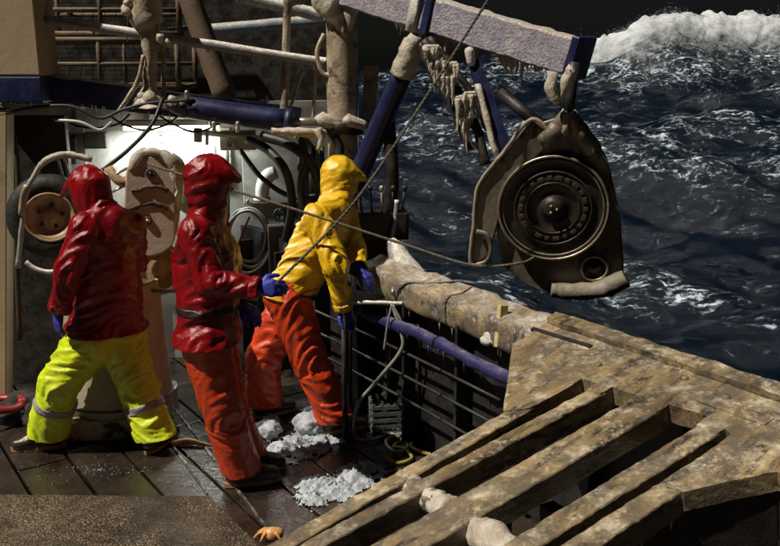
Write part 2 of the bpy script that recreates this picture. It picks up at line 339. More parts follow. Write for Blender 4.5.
# ------------------------------------------------------------------ sea
SEA = -1.7
def sea_material():
    m = bpy.data.materials.new('night_sea_water'); m.use_nodes = True
    n = m.node_tree.nodes; l = m.node_tree.links; b = n['Principled BSDF']
    tc = n.new('ShaderNodeTexCoord')
    def mapping(scale, rot=0.0, src=None):
        mp = n.new('ShaderNodeMapping'); mp.inputs['Scale'].default_value = scale; mp.inputs['Rotation'].default_value = (0, 0, rot)
        l.new(src or tc.outputs['Object'], mp.inputs[0]); return mp.outputs[0]
    def nz(vec, sc, det=6, rg=0.6, dist=0.0):
        t = n.new('ShaderNodeTexNoise'); t.inputs['Scale'].default_value = sc; t.inputs['Detail'].default_value = det
        t.inputs['Roughness'].default_value = rg; t.inputs['Distortion'].default_value = dist; l.new(vec, t.inputs['Vector']); return t
    def rng(fac, a, bb, c=0.0, d=1.0):
        r = n.new('ShaderNodeMapRange'); r.interpolation_type = 'SMOOTHSTEP'
        for i, x in enumerate((a, bb, c, d)): r.inputs[i+1].default_value = x
        l.new(fac, r.inputs[0]); return r.outputs[0]
    def op(o, a, bb):
        x = n.new('ShaderNodeMath'); x.operation = o
        for i, q in enumerate((a, bb)):
            if isinstance(q, (int, float)): x.inputs[i].default_value = q
            else: l.new(q, x.inputs[i])
        return x.outputs[0]
    base = mapping((0.55, 1.0, 1.0), R(-8))
    wob = nz(base, 0.7, 5, 0.6)
    warp = n.new('ShaderNodeVectorMath'); warp.operation = 'MULTIPLY_ADD'
    l.new(wob.outputs['Color'], warp.inputs[0]); warp.inputs[1].default_value = (1.8, 1.8, 1.8); l.new(base, warp.inputs[2])
    def lace(sc, w0, w1):
        v = n.new('ShaderNodeTexVoronoi'); v.feature = 'DISTANCE_TO_EDGE'; v.inputs['Scale'].default_value = sc
        l.new(warp.outputs[0], v.inputs['Vector']); return rng(v.outputs['Distance'], w0, w1, 1.0, 0.0)
    l1 = lace(0.75, 0.0, 0.12); l2 = lace(2.2, 0.0, 0.17)
    patch = rng(nz(base, 0.26, 5, 0.65, 0.6).outputs['Fac'], 0.45, 0.70)
    at_ = n.new('ShaderNodeAttribute'); at_.attribute_name = 'crest'
    fine = rng(nz(warp.outputs[0], 7.0, 8, 0.75).outputs['Fac'], 0.40, 0.66)
    near = n.new('ShaderNodeAttribute'); near.attribute_name = 'wash'
    amount = op('ADD', op('MULTIPLY', patch, 0.55), op('MULTIPLY', at_.outputs['Fac'], 0.9))
    amount = op('ADD', amount, op('MULTIPLY', near.outputs['Fac'], 0.45))
    foam = op('MULTIPLY', op('MAXIMUM', op('MULTIPLY', l1, 0.95), op('MULTIPLY', l2, 0.72)), amount)
    foam = op('MULTIPLY', foam, op('ADD', op('MULTIPLY', fine, 0.85), 0.15))
    solid = op('MULTIPLY', rng(at_.outputs['Fac'], 0.55, 1.0), rng(nz(warp.outputs[0], 2.6, 6, 0.7).outputs['Fac'], 0.42, 0.6))
    foam = op('MAXIMUM', foam, op('MULTIPLY', op('MULTIPLY', solid, fine), 0.62))
    foam = op('ADD', op('MULTIPLY', rng(foam, 0.22, 0.62), 0.95), op('MULTIPLY', foam, 0.05))
    mx = n.new('ShaderNodeMix'); mx.data_type = 'RGBA'; l.new(foam, mx.inputs[0])
    mx.inputs[6].default_value = (0.002, 0.006, 0.014, 1); mx.inputs[7].default_value = (0.62, 0.75, 0.86, 1)
    l.new(mx.outputs[2], b.inputs['Base Color'])
    l.new(rng(foam, 0.05, 0.5, 0.14, 0.8), b.inputs['Roughness'])
    b.inputs['IOR'].default_value = 1.33
    bp = n.new('ShaderNodeBump'); bp.inputs['Strength'].default_value = 0.8; bp.inputs['Distance'].default_value = 0.10
    hh = op('ADD', op('MULTIPLY', nz(base, 2.8, 12, 0.7, 0.6).outputs['Fac'], 1.3), op('MULTIPLY', foam, 0.25))
    l.new(hh, bp.inputs['Height']); l.new(bp.outputs[0], b.inputs['Normal'])
    return m
M['sea'] = sea_material()

rs = np.random.RandomState(3)
WAVES = []
for i in range(46):
    lam = 0.9*(24/0.9)**(rs.rand()); ang = R(-100 + rs.randn()*26)
    amp = 0.017*lam**0.82*(0.6+0.8*rs.rand()); WAVES.append((2*math.pi/lam, math.cos(ang), math.sin(ang), amp, rs.rand()*6.28))
for i in range(44):
    lam = 0.45*(4.5/0.45)**(rs.rand()); ang = R(-100 + rs.randn()*42)
    WAVES.append((2*math.pi/lam, math.cos(ang), math.sin(ang), 0.0105*lam**0.95*(0.6+0.8*rs.rand()), rs.rand()*6.28))
def ridge_y(x):            # centre line of the breaking sea
    return 55.0 - 0.10*(x-22) + 1.6*np.sin(x*0.23+1.0) + 0.8*np.sin(x*0.71)
def sea_z(x, y):
    dist = np.sqrt(x*x + y*y)
    h = np.zeros_like(x); 
    calm = 0.6 + 0.4*np.clip((dist-6)/22, 0, 1)
    for k, cx, cy, a, ph in WAVES:
        ph_ = k*(x*cx + y*cy) + ph
        s = np.sin(ph_); h += a*(s + 0.28*np.cos(2*ph_))
    h *= calm
    t = np.clip((dist-16)/36, 0, 1); rise = 2.5*t*t*(3-2*t)
    d = y - ridge_y(x)
    fade = 0.62 + 0.38/(1+np.exp(-(x-3.0)/1.8))
    bump_ = np.where(d < 0, np.exp(-(d/4.2)**2), np.exp(-(d/9.0)**2))*(2.5+0.045*(x-22))*fade
    back = np.clip((y-62)/40, 0, 1); 
    return SEA + h + rise + bump_ - 6*back, h
def build_sea():
    na, nr = 560, 460
    ang = np.linspace(R(-62), R(62), na); t = np.linspace(0, 1, nr)
    r = 4.2*np.exp(t*math.log(130/4.2))
    A, Rr = np.meshgrid(ang, r); X = Rr*np.sin(A); Y = Rr*np.cos(A)
    Z, h = sea_z(X, Y)
    # keep the water outside the hull: points inboard of the ship's side sink out of the way
    side = (X-0.79)*OUTB.x + (Y-4.24)*OUTB.y
    Z = np.where(side < -0.2, np.minimum(Z, -1.5), Z)
    dx = np.gradient(h, axis=0)/np.gradient(Rr, axis=0)
    crest = np.clip((h-0.16)/0.5, 0, 1)*0.6 + np.clip(np.abs(dx)-0.20, 0, 0.4)*1.1
    d = Y - ridge_y(X)
    fd = 1/(1+np.exp(-(X-5.0)/1.2))
    crest = np.maximum(crest, np.exp(-((d+2.6)/3.4)**2)*1.2*fd); crest = np.clip(crest, 0, 1)
    wash = np.clip(1-(side-0.3)/3.2, 0, 1)
    me = bpy.data.meshes.new('sea')
    co = np.stack([X, Y, Z], -1).reshape(-1, 3)
    i = np.arange((nr-1)*(na-1)); rr_ = i//(na-1); cc_ = i % (na-1)
    q = np.stack([rr_*na+cc_, rr_*na+cc_+1, (rr_+1)*na+cc_+1, (rr_+1)*na+cc_], -1)
    me.from_pydata(co.tolist(), [], q.tolist()); me.update()
    me.polygons.foreach_set('use_smooth', [True]*len(me.polygons))
    for nm, arr in (('crest', crest), ('wash', wash)):
        a = me.attributes.new(nm, 'FLOAT', 'POINT'); a.data.foreach_set('value', arr.reshape(-1).astype(np.float32))
    me.materials.append(M['sea'])
    o = bpy.data.objects.new('sea', me); col.objects.link(o); o['kind'] = 'structure'
    if me.polygons[0].normal.z < 0: me.flip_normals()
build_sea()

def build_breaker():
    """the white water tumbling down the face of the big sea"""
    m = bpy.data.materials.new('white_water'); m.use_nodes = True
    n = m.node_tree.nodes; l = m.node_tree.links; b = n['Principled BSDF']
    b.inputs['Roughness'].default_value = 0.8
    tc = n.new('ShaderNodeTexCoord')
    t = n.new('ShaderNodeTexNoise'); t.inputs['Scale'].default_value = 1.7; t.inputs['Detail'].default_value = 12; t.inputs['Roughness'].default_value = 0.75
    l.new(tc.outputs['Object'], t.inputs['Vector'])
    at_ = n.new('ShaderNodeAttribute'); at_.attribute_name = 'dens'
    ad = n.new('ShaderNodeMath'); ad.operation = 'ADD'; l.new(t.outputs['Fac'], ad.inputs[0]); l.new(at_.outputs['Fac'], ad.inputs[1])
    r = n.new('ShaderNodeMapRange'); r.interpolation_type = 'SMOOTHSTEP'; r.inputs[1].default_value = 0.52; r.inputs[2].default_value = 0.98; l.new(ad.outputs[0], r.inputs[0])
    tl = n.new('ShaderNodeBsdfTranslucent'); tl.inputs[0].default_value = (0.95, 0.98, 1.0, 1); tp_ = n.new('ShaderNodeBsdfTransparent')
    m1 = n.new('ShaderNodeMixShader'); m1.inputs[0].default_value = 0.5; l.new(b.outputs[0], m1.inputs[1]); l.new(tl.outputs[0], m1.inputs[2])
    m2 = n.new('ShaderNodeMixShader'); l.new(r.outputs[0], m2.inputs[0]); l.new(tp_.outputs[0], m2.inputs[1]); l.new(m1.outputs[0], m2.inputs[2])
    l.new(m2.outputs[0], n['Material Output'].inputs['Surface'])
    b.inputs['Base Color'].default_value = (0.93, 0.97, 1.0, 1)
    bp = n.new('ShaderNodeBump'); bp.inputs['Strength'].default_value = 0.6; bp.inputs['Distance'].default_value = 0.3
    l.new(t.outputs['Fac'], bp.inputs['Height']); l.new(bp.outputs[0], b.inputs['Normal'])
    nu, nv = 520, 54
    xs = np.linspace(6.0, 44, nu); vs_ = np.linspace(0, 1, nv)
    XX, VV = np.meshgrid(xs, vs_); YY = ridge_y(XX) - 4.6 + 5.2*VV; ZZ = sea_z(XX, YY)[0]
    vs = []; dens = []; fs = []
    for layer in range(3):
        off = len(vs); grow = 0.20*layer
        for vi, v in enumerate(vs_):
            for xi, x in enumerate(xs):
                y = YY[vi, xi]; z = ZZ[vi, xi]
                q = Vector((x*0.55, float(y)*0.55, v*1.5))
                big = noise.fractal(q, 1.0, 2.0, 5); lum = noise.turbulence(Vector((x*1.1+layer*2.3, y*1.1, 3.3+v*2)), 4, False)
                wall = math.sin(math.pi*min(1, v*1.05))**0.8
                top = 0.55 + 0.60*noise.noise(Vector((x*0.20, 5.1, 0))) + 0.35*noise.noise(Vector((x*0.75, 2.0, 0)))
                z += wall*(0.35 + 0.85*max(0, top)*v + 0.36*big + 0.16*lum + grow*(0.7+0.6*lum))
                vs.append((x + 0.4*noise.noise(q*2.1), float(y) + 0.6*big - grow*0.8, z))
                edge = min(1, (x-6.0)/2.0)*min(1, (44-x)/2)
                dens.append(edge*(0.62*min(1, v/0.60) * (1 if v < 0.80 else max(0, (1-v)/0.20)) + 0.02) - 0.14 - 0.10*layer + 0.30*noise.noise(Vector((x*0.28, v*1.8, 9.0))) * (1-0.6*v))
        fs += [[off+j*nu+i, off+j*nu+i+1, off+(j+1)*nu+i+1, off+(j+1)*nu+i] for j in range(nv-1) for i in range(nu-1)]
    me = bpy.data.meshes.new('breaking_wave_foam'); me.from_pydata(vs, [], fs); me.update()
    me.polygons.foreach_set('use_smooth', [True]*len(me.polygons))
    a = me.attributes.new('dens', 'FLOAT', 'POINT'); a.data.foreach_set('value', np.array(dens, np.float32))
    me.materials.append(m)
    o = bpy.data.objects.new('breaking_wave_foam', me); col.objects.link(o)
    tag(o, 'white foam of the big wave breaking behind the boat', 'foam', kind='stuff')
    # spray thrown off the top
    mb = MB()
    ms = mat('spray_white', (0.72, 0.84, 0.95), rough=0.8, bump=0); ms.node_tree.nodes['Principled BSDF'].inputs['Alpha'].default_value = 0.20
    SX = np.random.uniform(8, 43, 30000); SY = ridge_y(SX) + np.random.normal(-0.9, 1.1, 30000); SZ = sea_z(SX, SY)[0]
    for i in range(30000):
        x, y, z = SX[i], SY[i], SZ[i]
        top = 0.55 + 0.60*noise.noise(Vector((x*0.20, 5.1, 0))) + 0.35*noise.noise(Vector((x*0.75, 2.0, 0)))
        z += 0.35 + abs(random.gauss(0, 0.36))*max(0.25, top)*1.3
        s = random.uniform(0.010, 0.030)
        c = Vector((x, y, z))
        t_ = [c+Vector((s, 0, -s*.6)), c+Vector((-s, s*.3, -s*.5)), c+Vector((0, -s, s*.2)), c+Vector((0, 0, s))]
        mb.add(t_, [[0, 2, 1], [0, 1, 3], [1, 2, 3], [2, 0, 3]])
    o = mk('wave_spray', mb, ms, smooth=False, recalc=False)
    tag(o, 'fine spray blown off the crest of the breaking wave', 'spray', kind='stuff')
build_breaker()

# ------------------------------------------------------------------ deck
RAIL0 = V(0.79, 4.24, 0)                      # a point of the ship's side below the launcher corner
def ship(fore, inboard, z=0.0): return RAIL0 + FORE*fore + INB*inboard + UP*z
mb = MB(); mb.box(ship(0.6, 3.2, -0.11), FORE, INB, UP, 6.2, 3.25, 0.05)
deck = mk('deck', mb, M['deck'], smooth=False); deck['kind'] = 'structure'
PW = 0.30
proto = {}
k = 0
for i in range(1, 15):
    inb_c = PW*i - 0.05
    f0 = -3.2 + (i*0.77) % 1.3
    while f0 < 4.4:
        L = 2.1 + ((i*7+k*3) % 5)*0.22; k += 1
        c = ship(f0+L/2, inb_c, -0.030)
        if -3.4 < c.x < 1.3 and c.y > 2.6:
            mb = MB(); mb.box(c + UP*random.uniform(-0.004, 0.003), FORE, INB, UP, L/2-0.005, PW/2-random.uniform(0.006, 0.010), 0.028, 6, 2, 1)
            mb.noisy(0.0025, 3.0, k)
            mk('plank', mb, M['plank'], deck, smooth=False, bevel=0.004)
        f0 += L
# worn steel strips let in between some planks
for (xa, ya, xb, yb) in ((169, 401, 268, 529), (171, 443, 207, 494)):
    p, q = gz(xa, ya, 0.003), gz(xb, yb, 0.003)
    mb = MB(); mb.beam(p, q, 0.012, 0.010, n=40); mb.noisy(0.005, 9, xa)
    mk('steel_strip', mb, M['strip'], deck, smooth=False)
# hatch cover in the foreground
hc = [(-1.00, 4.365), (-0.62, 3.82), (-0.10, 3.08), (-0.62, 2.2), (-3.6, 2.2), (-3.6, 4.40)]
t = thing('hatch_cover', 'wet steel hatch cover with painted glints on the deck in the foreground', 'hatch', (-1.9, 3.4, 0.0))
mb = MB(); mb.prism(hc, (0, 0, 0.002), (1, 0, 0), (0, 1, 0), (0, 0, 0.004)); mk('lid', mb, M['hatch'], t, smooth=False, bevel=0.004)

# ------------------------------------------------------------------ bulwark and gunwale
def rail_line(f):        # gunwale centre line going forward from the launcher, bending inboard to the bow
    return ship(f, 0.0 + 0.020*max(0, f-0.5)**2, 1.0 + 0.03*max(0, f))
t = thing('bulwark', 'dark steel bulwark, shade painted in, with an ice caked gunwale behind the crew', 'bulwark', ship(0.5, 0, 0))
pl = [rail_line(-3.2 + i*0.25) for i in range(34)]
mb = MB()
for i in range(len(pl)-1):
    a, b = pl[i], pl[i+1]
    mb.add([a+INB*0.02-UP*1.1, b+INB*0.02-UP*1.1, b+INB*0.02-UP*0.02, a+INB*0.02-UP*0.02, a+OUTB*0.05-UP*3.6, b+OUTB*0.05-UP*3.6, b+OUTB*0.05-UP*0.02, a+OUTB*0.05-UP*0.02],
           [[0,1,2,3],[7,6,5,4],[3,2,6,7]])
mk('side_plate', mb, M['rubber'], t, smooth=False, recalc=False)  # near-black over the dark paint stands in for shade; ribs and pipes likewise
for i in range(3, 30, 2):
    p = pl[i]; mb = MB(); mb.box(p + INB*0.075 - UP*0.56, FORE, INB, UP, 0.012, 0.055, 0.46); mk('stanchion', mb, M['rubber'], t, smooth=False, bevel=0.004)
for z in (0.30, 0.45, 0.60):
    mb = MB(); mb.tube([rail_line(0.15+i*0.3)+INB*0.145-UP*(1.0-z) for i in range(8)], 0.010, 6); mk('pipe', mb, M['rubber'], t)
# rounded gunwale cap: a fat roll of iced steel
mb = MB(); prof = []
cap_pts = [rail_line(-2.6+i*0.045) for i in range(93)]
nsd = 28
vs = []; fs = []
for i, p in enumerate(cap_pts):
    fr = i/len(cap_pts)
    for j in range(nsd):
        a = 2*math.pi*j/nsd
        rx, rz = 0.125, 0.095
        ca, sa = math.cos(a), math.sin(a); ex_ = lambda x: math.copysign(abs(x)**0.55, x)
        q = p + INB*(ex_(ca)*rx) + UP*(ex_(sa)*rz - 0.06 + (0.03 if ca < 0 else 0)*sa)
        nn = noise.fractal(q*9, 0.9, 2, 5)*0.016 + max(0, noise.noise(q*4.1))*0.016
        vs.append(q + (INB*math.cos(a)+UP*math.sin(a))*nn)
for i in range(len(cap_pts)-1):
    for j in range(nsd):
        fs.append([i*nsd+j, (i+1)*nsd+j, (i+1)*nsd+(j+1) % nsd, i*nsd+(j+1) % nsd])
fs.append(list(range(nsd))); fs.append([(len(cap_pts)-1)*nsd+j for j in range(nsd)])
mb.add(vs, fs); cap = mk('gunwale_cap', mb, M['gunwale'], t)
for i in range(26):
    f = random.uniform(0.15, 1.9); L = random.uniform(0.03, 0.11); p = rail_line(f) + INB*0.10 - UP*0.10
    mb = MB(); mb.tube([p+UP*0.02, p-UP*L*0.5, p-UP*L], [0.010, 0.006, 0.001], 6); mk('icicle', mb, M['ice'], cap)
# blue pipe along the inside, below the cap
mb = MB(); mb.tube([rail_line(-0.05+i*0.17)+INB*0.17-UP*(0.235+0.01*math.sin(i)) for i in range(10)], 0.036, 12, 3); mb.noisy(0.012, 14, 2)
bp_ = mk('hydraulic_pipe', mb, M['bluerope'], t)
for i in range(16):
    f = random.uniform(0.0, 1.4); L = random.uniform(0.03, 0.08); p = rail_line(f) + INB*0.19 - UP*0.25
    mb = MB(); mb.tube([p, p-UP*L*0.5, p-UP*L], [0.009, 0.005, 0.001], 6); mk('icicle', mb, M['bluerope'], bp_)
# pale post on the inside of the cap
a = at(503, 305, 4.40); b = at(499, 347, 4.36)
mb = MB(); mb.beam(b, a, 0.03, 0.055, up=INB); mk('post', mb, M['yellowpost'], t, smooth=False, bevel=0.004)
# lumps of snow by the post
mb = MB()
for px, py, s in ((490, 337, .035), (484, 340, .025), (497, 343, .03), (512, 348, .02)): mb.hull([(at(px, py, 4.42), s), (at(px+3, py+3, 4.40), s*.7)])
mb.noisy(0.012, 30, 1); mk('ice_lump', mb, M['paleice'], t)
# tapered grey horn at the end of the open rail
mb = MB(); mb.tube([at(415, 283, 5.42), at(404, 266, 5.46), at(396, 250, 5.5), at(391, 240, 5.52)], [0.105, 0.085, 0.06, 0.03], 12, 4); mb.noisy(0.01, 12, 5)
tag(mk('mooring_horn', mb, M['rail']), 'pale tapered steel horn standing at the end of the gunwale', 'fairlead')

# ------------------------------------------------------------------ pot launcher
LO = gz(575, 380, 1.0); TL = R(12)
LA = AFT.copy(); LB = INB*math.cos(TL) - UP*math.sin(TL); LN = LA.cross(LB).normalized()
if LN.z < 0: LN = -LN
def lp(a, b, h=0.0): return LO + LA*a + LB*b + LN*h
t = thing('pot_launcher', 'rusty frosted steel pot launcher grating sloping up to the rail', 'pot launcher', lp(0.35, 0.7)*1.0 - UP*lp(0.35, 0.7).z)
def bar(name, a0, a1, b0, b1, h0, h1, mm, na=4, sk=-0.045, amp=0.012, seed=0, parent=None):
    mb = MB(); nb = max(2, int((b1-b0)/0.022))
    mb.box((0, 0, 0), (1, 0, 0), (0, 1, 0), (0, 0, 1), 0.5, 0.5, 0.5, na, nb, 3)
    out = []
    for p in mb.v:
        a = a0 + (a1-a0)*(p.x+0.5); b = b0 + (b1-b0)*(p.y+0.5); h = h0 + (h1-h0)*(p.z+0.5)
        a += sk*max(0, b); q = lp(a, b, h)
        nz_ = noise.fractal(q*16 + Vector((seed, 0, 0)), 0.8, 2.1, 4)
        out.append(q + LN*nz_*amp*0.38 + LA*noise.fractal(q*24+Vector((0, seed, 0)), 0.8, 2.1, 3)*amp*0.38)
    mb.v = out
    return mk(name, mb, mm, parent or t, bevel=0.006, autos=50)
bar('frame_rail', -0.055, 0.022, 0.10, 2.0, -0.09, -0.002, M['launch'], 3, sk=0, seed=1)
bar('slat', 0.098, 0.172, -0.15, 2.0, -0.10, 0.0, M['launch'], 3, seed=2)
bar('slat', 0.292, 0.438, -0.18, 2.0, -0.10, 0.001, M['launch'], 5, seed=3)
bar('slat', 0.606, 0.700, -0.20, 2.0, -0.11, 0.0, M['launch'], 3, seed=4)
bar('frame_rail', 0.742, 0.832, -0.10, 2.0, -0.10, 0.001, M['launch'], 3, seed=5)
# cross tube beneath the slats with a lump of ice in every gap
mb = MB(); mb.tube([lp(-0.06 + i*0.09, 0.92, -0.048) for i in range(11)], lambda q: 0.046, 14); mb.noisy(0.008, 16, 3); ct = mk('cross_tube', mb, M['launch'], t)
mb = MB(); mb.tube([lp(-0.02 + i*0.09, 1.70, -0.07) for i in range(10)], lambda q: 0.036, 12); mb.noisy(0.008, 16, 4); mk('cross_tube', mb, M['launch'], t)
for a0, a1, s in ((-0.03, 0.065, .046), (0.125, 0.255, .058), (0.39, 0.57, .062), (0.655, 0.71, .046)):
    mb = MB(); mb.tube([lp(a0+(a1-a0)*q/16, 0.92, -0.045) for q in range(17)], lambda q: s*(0.90+0.16*math.sin(q*5+a0*30)), 20); mb.noisy(0.013, 24, a0*40)
    mk('ice_lump', mb, M['ice'], ct)
# deck plate of the launcher along the rail, flared at both ends, with a raised rim
def plate(poly, h0, h1, name, mm, res=0.025, amp=0.010, seed=0, parent=None):
    """polygon in launcher coordinates as a gridded slab with worn, uneven faces"""
    bm = bmesh.new(); vs_ = [bm.verts.new((p[0], p[1], 0)) for p in poly]; f = bm.faces.new(vs_)
    xs = [p[0] for p in poly]; ys = [p[1] for p in poly]
    x = math.ceil(min(xs)/res)*res
    while x < max(xs):
        bmesh.ops.bisect_plane(bm, geom=bm.verts[:]+bm.edges[:]+bm.faces[:], plane_co=(x, 0, 0), plane_no=(1, 0, 0)); x += res
    y = math.ceil(min(ys)/res)*res
    while y < max(ys):
        bmesh.ops.bisect_plane(bm, geom=bm.verts[:]+bm.edges[:]+bm.faces[:], plane_co=(0, y, 0), plane_no=(0, 1, 0)); y += res
    r = bmesh.ops.extrude_face_region(bm, geom=bm.faces[:]); nv = [e for e in r['geom'] if isinstance(e, bmesh.types.BMVert)]
    for v in nv: v.co.z = 1
    bm.verts.index_update()
    mb = MB()
    out = []
    for v in bm.verts:
        q = lp(v.co.x, v.co.y, h0 + (h1-h0)*(1-v.co.z))
        nz_ = noise.fractal(q*13 + Vector((seed, 0, 0)), 0.8, 2.1, 5)
        out.append(q + LN*nz_*amp*0.55 + LB*noise.fractal(q*11+Vector((0, seed, 3)), 1, 2, 3)*amp*0.5)
    mb.add(out, [[v.index for v in f.verts] for f in bm.faces]); bm.free()
    return mk(name, mb, mm, parent or t, bevel=0.0, autos=45)
tp = plate([(-0.50, -0.33), (-0.475, -0.075), (-0.058, 0.37), (0.022, 0.29), (0.024, -0.02), (0.096, -0.03), (0.100, 0.035), (0.170, 0.03), (0.174, -0.04), (0.290, -0.05), (0.294, 0.02), (0.436, 0.01), (0.440, -0.07),
       (0.604, -0.095), (0.608, -0.01), (0.698, -0.01), (0.702, -0.055), (0.740, -0.035), (0.744, 0.37), (0.826, 0.35), (0.985, 0.06), (1.9, 0.06), (1.9, -0.33)], -0.075, 0.004, 'top_plate', M['launch'], seed=7)
mb = MB(); mb.box(lp(-0.33, -0.255, 0.004), (LA*0.99+LB*-0.05).normalized(), LB, LN, 0.185, 0.011, 0.008); mk('slot', mb, M['rubber'], tp, smooth=False)
plate([(-0.52, -0.42), (-0.50, -0.335), (1.9, -0.335), (1.9, -0.42)], -0.12, 0.032, 'rim', M['launch'], seed=9)
for a_, b_ in ((0.36, -0.27), (0.95, -0.2), (0.0, -0.15), (0.58, -0.24)):
    mb = MB(); mb.lathe([(0.001, 0.018), (0.014, 0.018), (0.018, 0.010), (0.02, -0.004)], lp(a_, b_, 0), LN, 10); mk('bolt', mb, M['launch'], tp)
plate([(0.50, -0.215), (0.50, -0.15), (0.80, -0.15), (0.80, -0.215)], 0.0, 0.012, 'patch_plate', M['launch'], seed=11, amp=0.006, parent=tp)
# dark side plates and the box frame below
def side(poly3, name='side_plate'):
    mb = MB(); n = len(poly3); d = (poly3[1]-poly3[0]).cross(poly3[2]-poly3[0]).normalized()*0.012
    mb.add(list(poly3) + [p+d for p in poly3], [list(range(n))[::-1], [n+i for i in range(n)]] + [[i, (i+1) % n, n+(i+1) % n, n+i] for i in range(n)])
    return mk(name, mb, M['launchside'], t, smooth=False, bevel=0.003)
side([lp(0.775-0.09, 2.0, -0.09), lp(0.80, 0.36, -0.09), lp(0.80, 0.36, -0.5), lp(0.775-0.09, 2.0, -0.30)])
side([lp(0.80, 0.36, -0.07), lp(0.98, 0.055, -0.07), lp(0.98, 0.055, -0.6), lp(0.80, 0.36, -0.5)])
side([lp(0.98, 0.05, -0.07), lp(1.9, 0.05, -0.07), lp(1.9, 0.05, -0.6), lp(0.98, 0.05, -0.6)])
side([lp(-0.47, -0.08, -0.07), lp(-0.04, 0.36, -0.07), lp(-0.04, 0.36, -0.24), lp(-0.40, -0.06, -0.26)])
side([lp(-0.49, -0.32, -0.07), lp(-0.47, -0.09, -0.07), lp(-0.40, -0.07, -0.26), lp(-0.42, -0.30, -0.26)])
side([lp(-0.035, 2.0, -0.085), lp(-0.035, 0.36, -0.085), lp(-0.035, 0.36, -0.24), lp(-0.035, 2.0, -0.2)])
for b_ in (0.5, 1.5):
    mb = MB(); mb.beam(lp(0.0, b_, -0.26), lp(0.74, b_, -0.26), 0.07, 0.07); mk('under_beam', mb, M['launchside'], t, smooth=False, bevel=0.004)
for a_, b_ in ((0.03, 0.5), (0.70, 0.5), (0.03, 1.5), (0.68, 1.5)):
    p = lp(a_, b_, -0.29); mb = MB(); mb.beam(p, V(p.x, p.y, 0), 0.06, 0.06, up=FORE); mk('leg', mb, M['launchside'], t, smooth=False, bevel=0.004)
for i in range(9):
    q = random.random(); p = lp(0.80-0.09*q*0.9, 0.36+1.2*q, -0.10)
    L = random.uniform(0.03, 0.09); mb = MB(); mb.tube([p+UP*0.02, p-UP*L*0.5, p-UP*L], [0.008, 0.005, 0.001], 6); mk('icicle', mb, M['ice'], t)
# a timber and a box lying below the grating
mb = MB(); mb.beam(lp(0.52, 0.25, -0.30), lp(0.46, 1.05, -0.30), 0.05, 0.04, n=8); mb.noisy(0.005, 12, 3)
tag(mk('timber', mb, M['base'], smooth=False), 'pale timber lying below the launcher grating', 'timber')
mb = MB(); mb.box(lp(0.53, 0.10, -0.28), LA, LB, LN, 0.05, 0.07, 0.05, 3, 3, 3); mb.noisy(0.012, 12, 6)
tag(mk('bait_box', mb, M['base'], smooth=True, autos=40), 'small pale bait box under the launcher grating', 'box')

# ------------------------------------------------------------------ bulkhead behind the crew
WL, WR = V(-4.6, 6.15, 0), V(-0.25, 6.95, 0)
wd = (WR-WL).normalized(); wnrm = V(wd.y, -wd.x, 0)      # facing the camera
def wp(s, z, out=0.0): return WL + wd*s + UP*z + wnrm*out
WLEN = (WR-WL).length
t = thing('bulkhead', 'white painted steel bulkhead under the upper deck', 'wall', wp(WLEN/2, 0))
mb = MB(); mb.box(wp(WLEN/2, 1.02, -0.05), wd, wnrm, UP, WLEN/2, 0.05, 1.02); mk('plate', mb, M['white_wall'], t, smooth=False)
for i in range(9):
    mb = MB(); mb.box(wp(0.3+i*0.5, 1.0, 0.012), wd, wnrm, UP, 0.012, 0.012, 1.0); mk('stiffener', mb, M['white_wall'] if i % 3 else M['grime'], t, smooth=False, bevel=0.003)
for s0, s1, z0, z1 in ((3.0, 3.42, 1.42, 1.85), (3.5, 3.95, 1.25, 1.80), (2.02, 2.35, 1.0, 1.9), (1.0, 1.4, 1.2, 1.9)):
    mb = MB(); mb.box(wp((s0+s1)/2, (z0+z1)/2, 0.04), wd, wnrm, UP, (s1-s0)/2, 0.022, (z1-z0)/2); pn = mk('panel', mb, M['white_wall'], t, smooth=False, bevel=0.008)
    for c_ in ((s0+.03, z0+.03), (s1-.03, z0+.03), (s0+.03, z1-.03), (s1-.03, z1-.03)):
        mb = MB(); mb.lathe([(0.001, 0.012), (0.010, 0.010), (0.011, 0)], wp(c_[0], c_[1], 0.062), wnrm, 8); mk('bolt', mb, M['rod'], pn)
mb = MB(); mb.torus(wp(2.9, 1.78, 0.03), wnrm, 0.03, 0.012, seg=18, sides=6); mk('porthole_ring', mb, M['rod'], t)
# tall pale locker at the far left, dark panel painting in the wall's shade beside it
a = at(4, 200, 5.75)
mb = MB(); mb.beam(at(0, 420, 5.75), at(0, 108, 5.75), 0.14, 0.12, up=V(0, -1, 0))
tag(mk('door_post', mb, M['cream'], smooth=False, bevel=0.008), 'pale vertical door post at the left edge of the deckhouse', 'post')
mb = MB(); mb.box(V(at(30, 250, 6.05).x, 6.05, 1.0), (1, 0, 0), (0, 1, 0), UP, 0.34, 0.03, 0.98)
dr = tag(mk('shade_panel', mb, M['dark'], smooth=False, bevel=0.006), 'dark panel standing in for the shaded wall beside the pale door post', 'shade panel')
mb = MB(); mb.tube([at(14, 130, 5.9), at(18, 180, 5.9), at(16, 240, 5.9), at(20, 340, 5.9)], 0.018, 8, 6)
tag(mk('conduit', mb, M['rust']), 'rusty red conduit running down beside the door post', 'pipe')

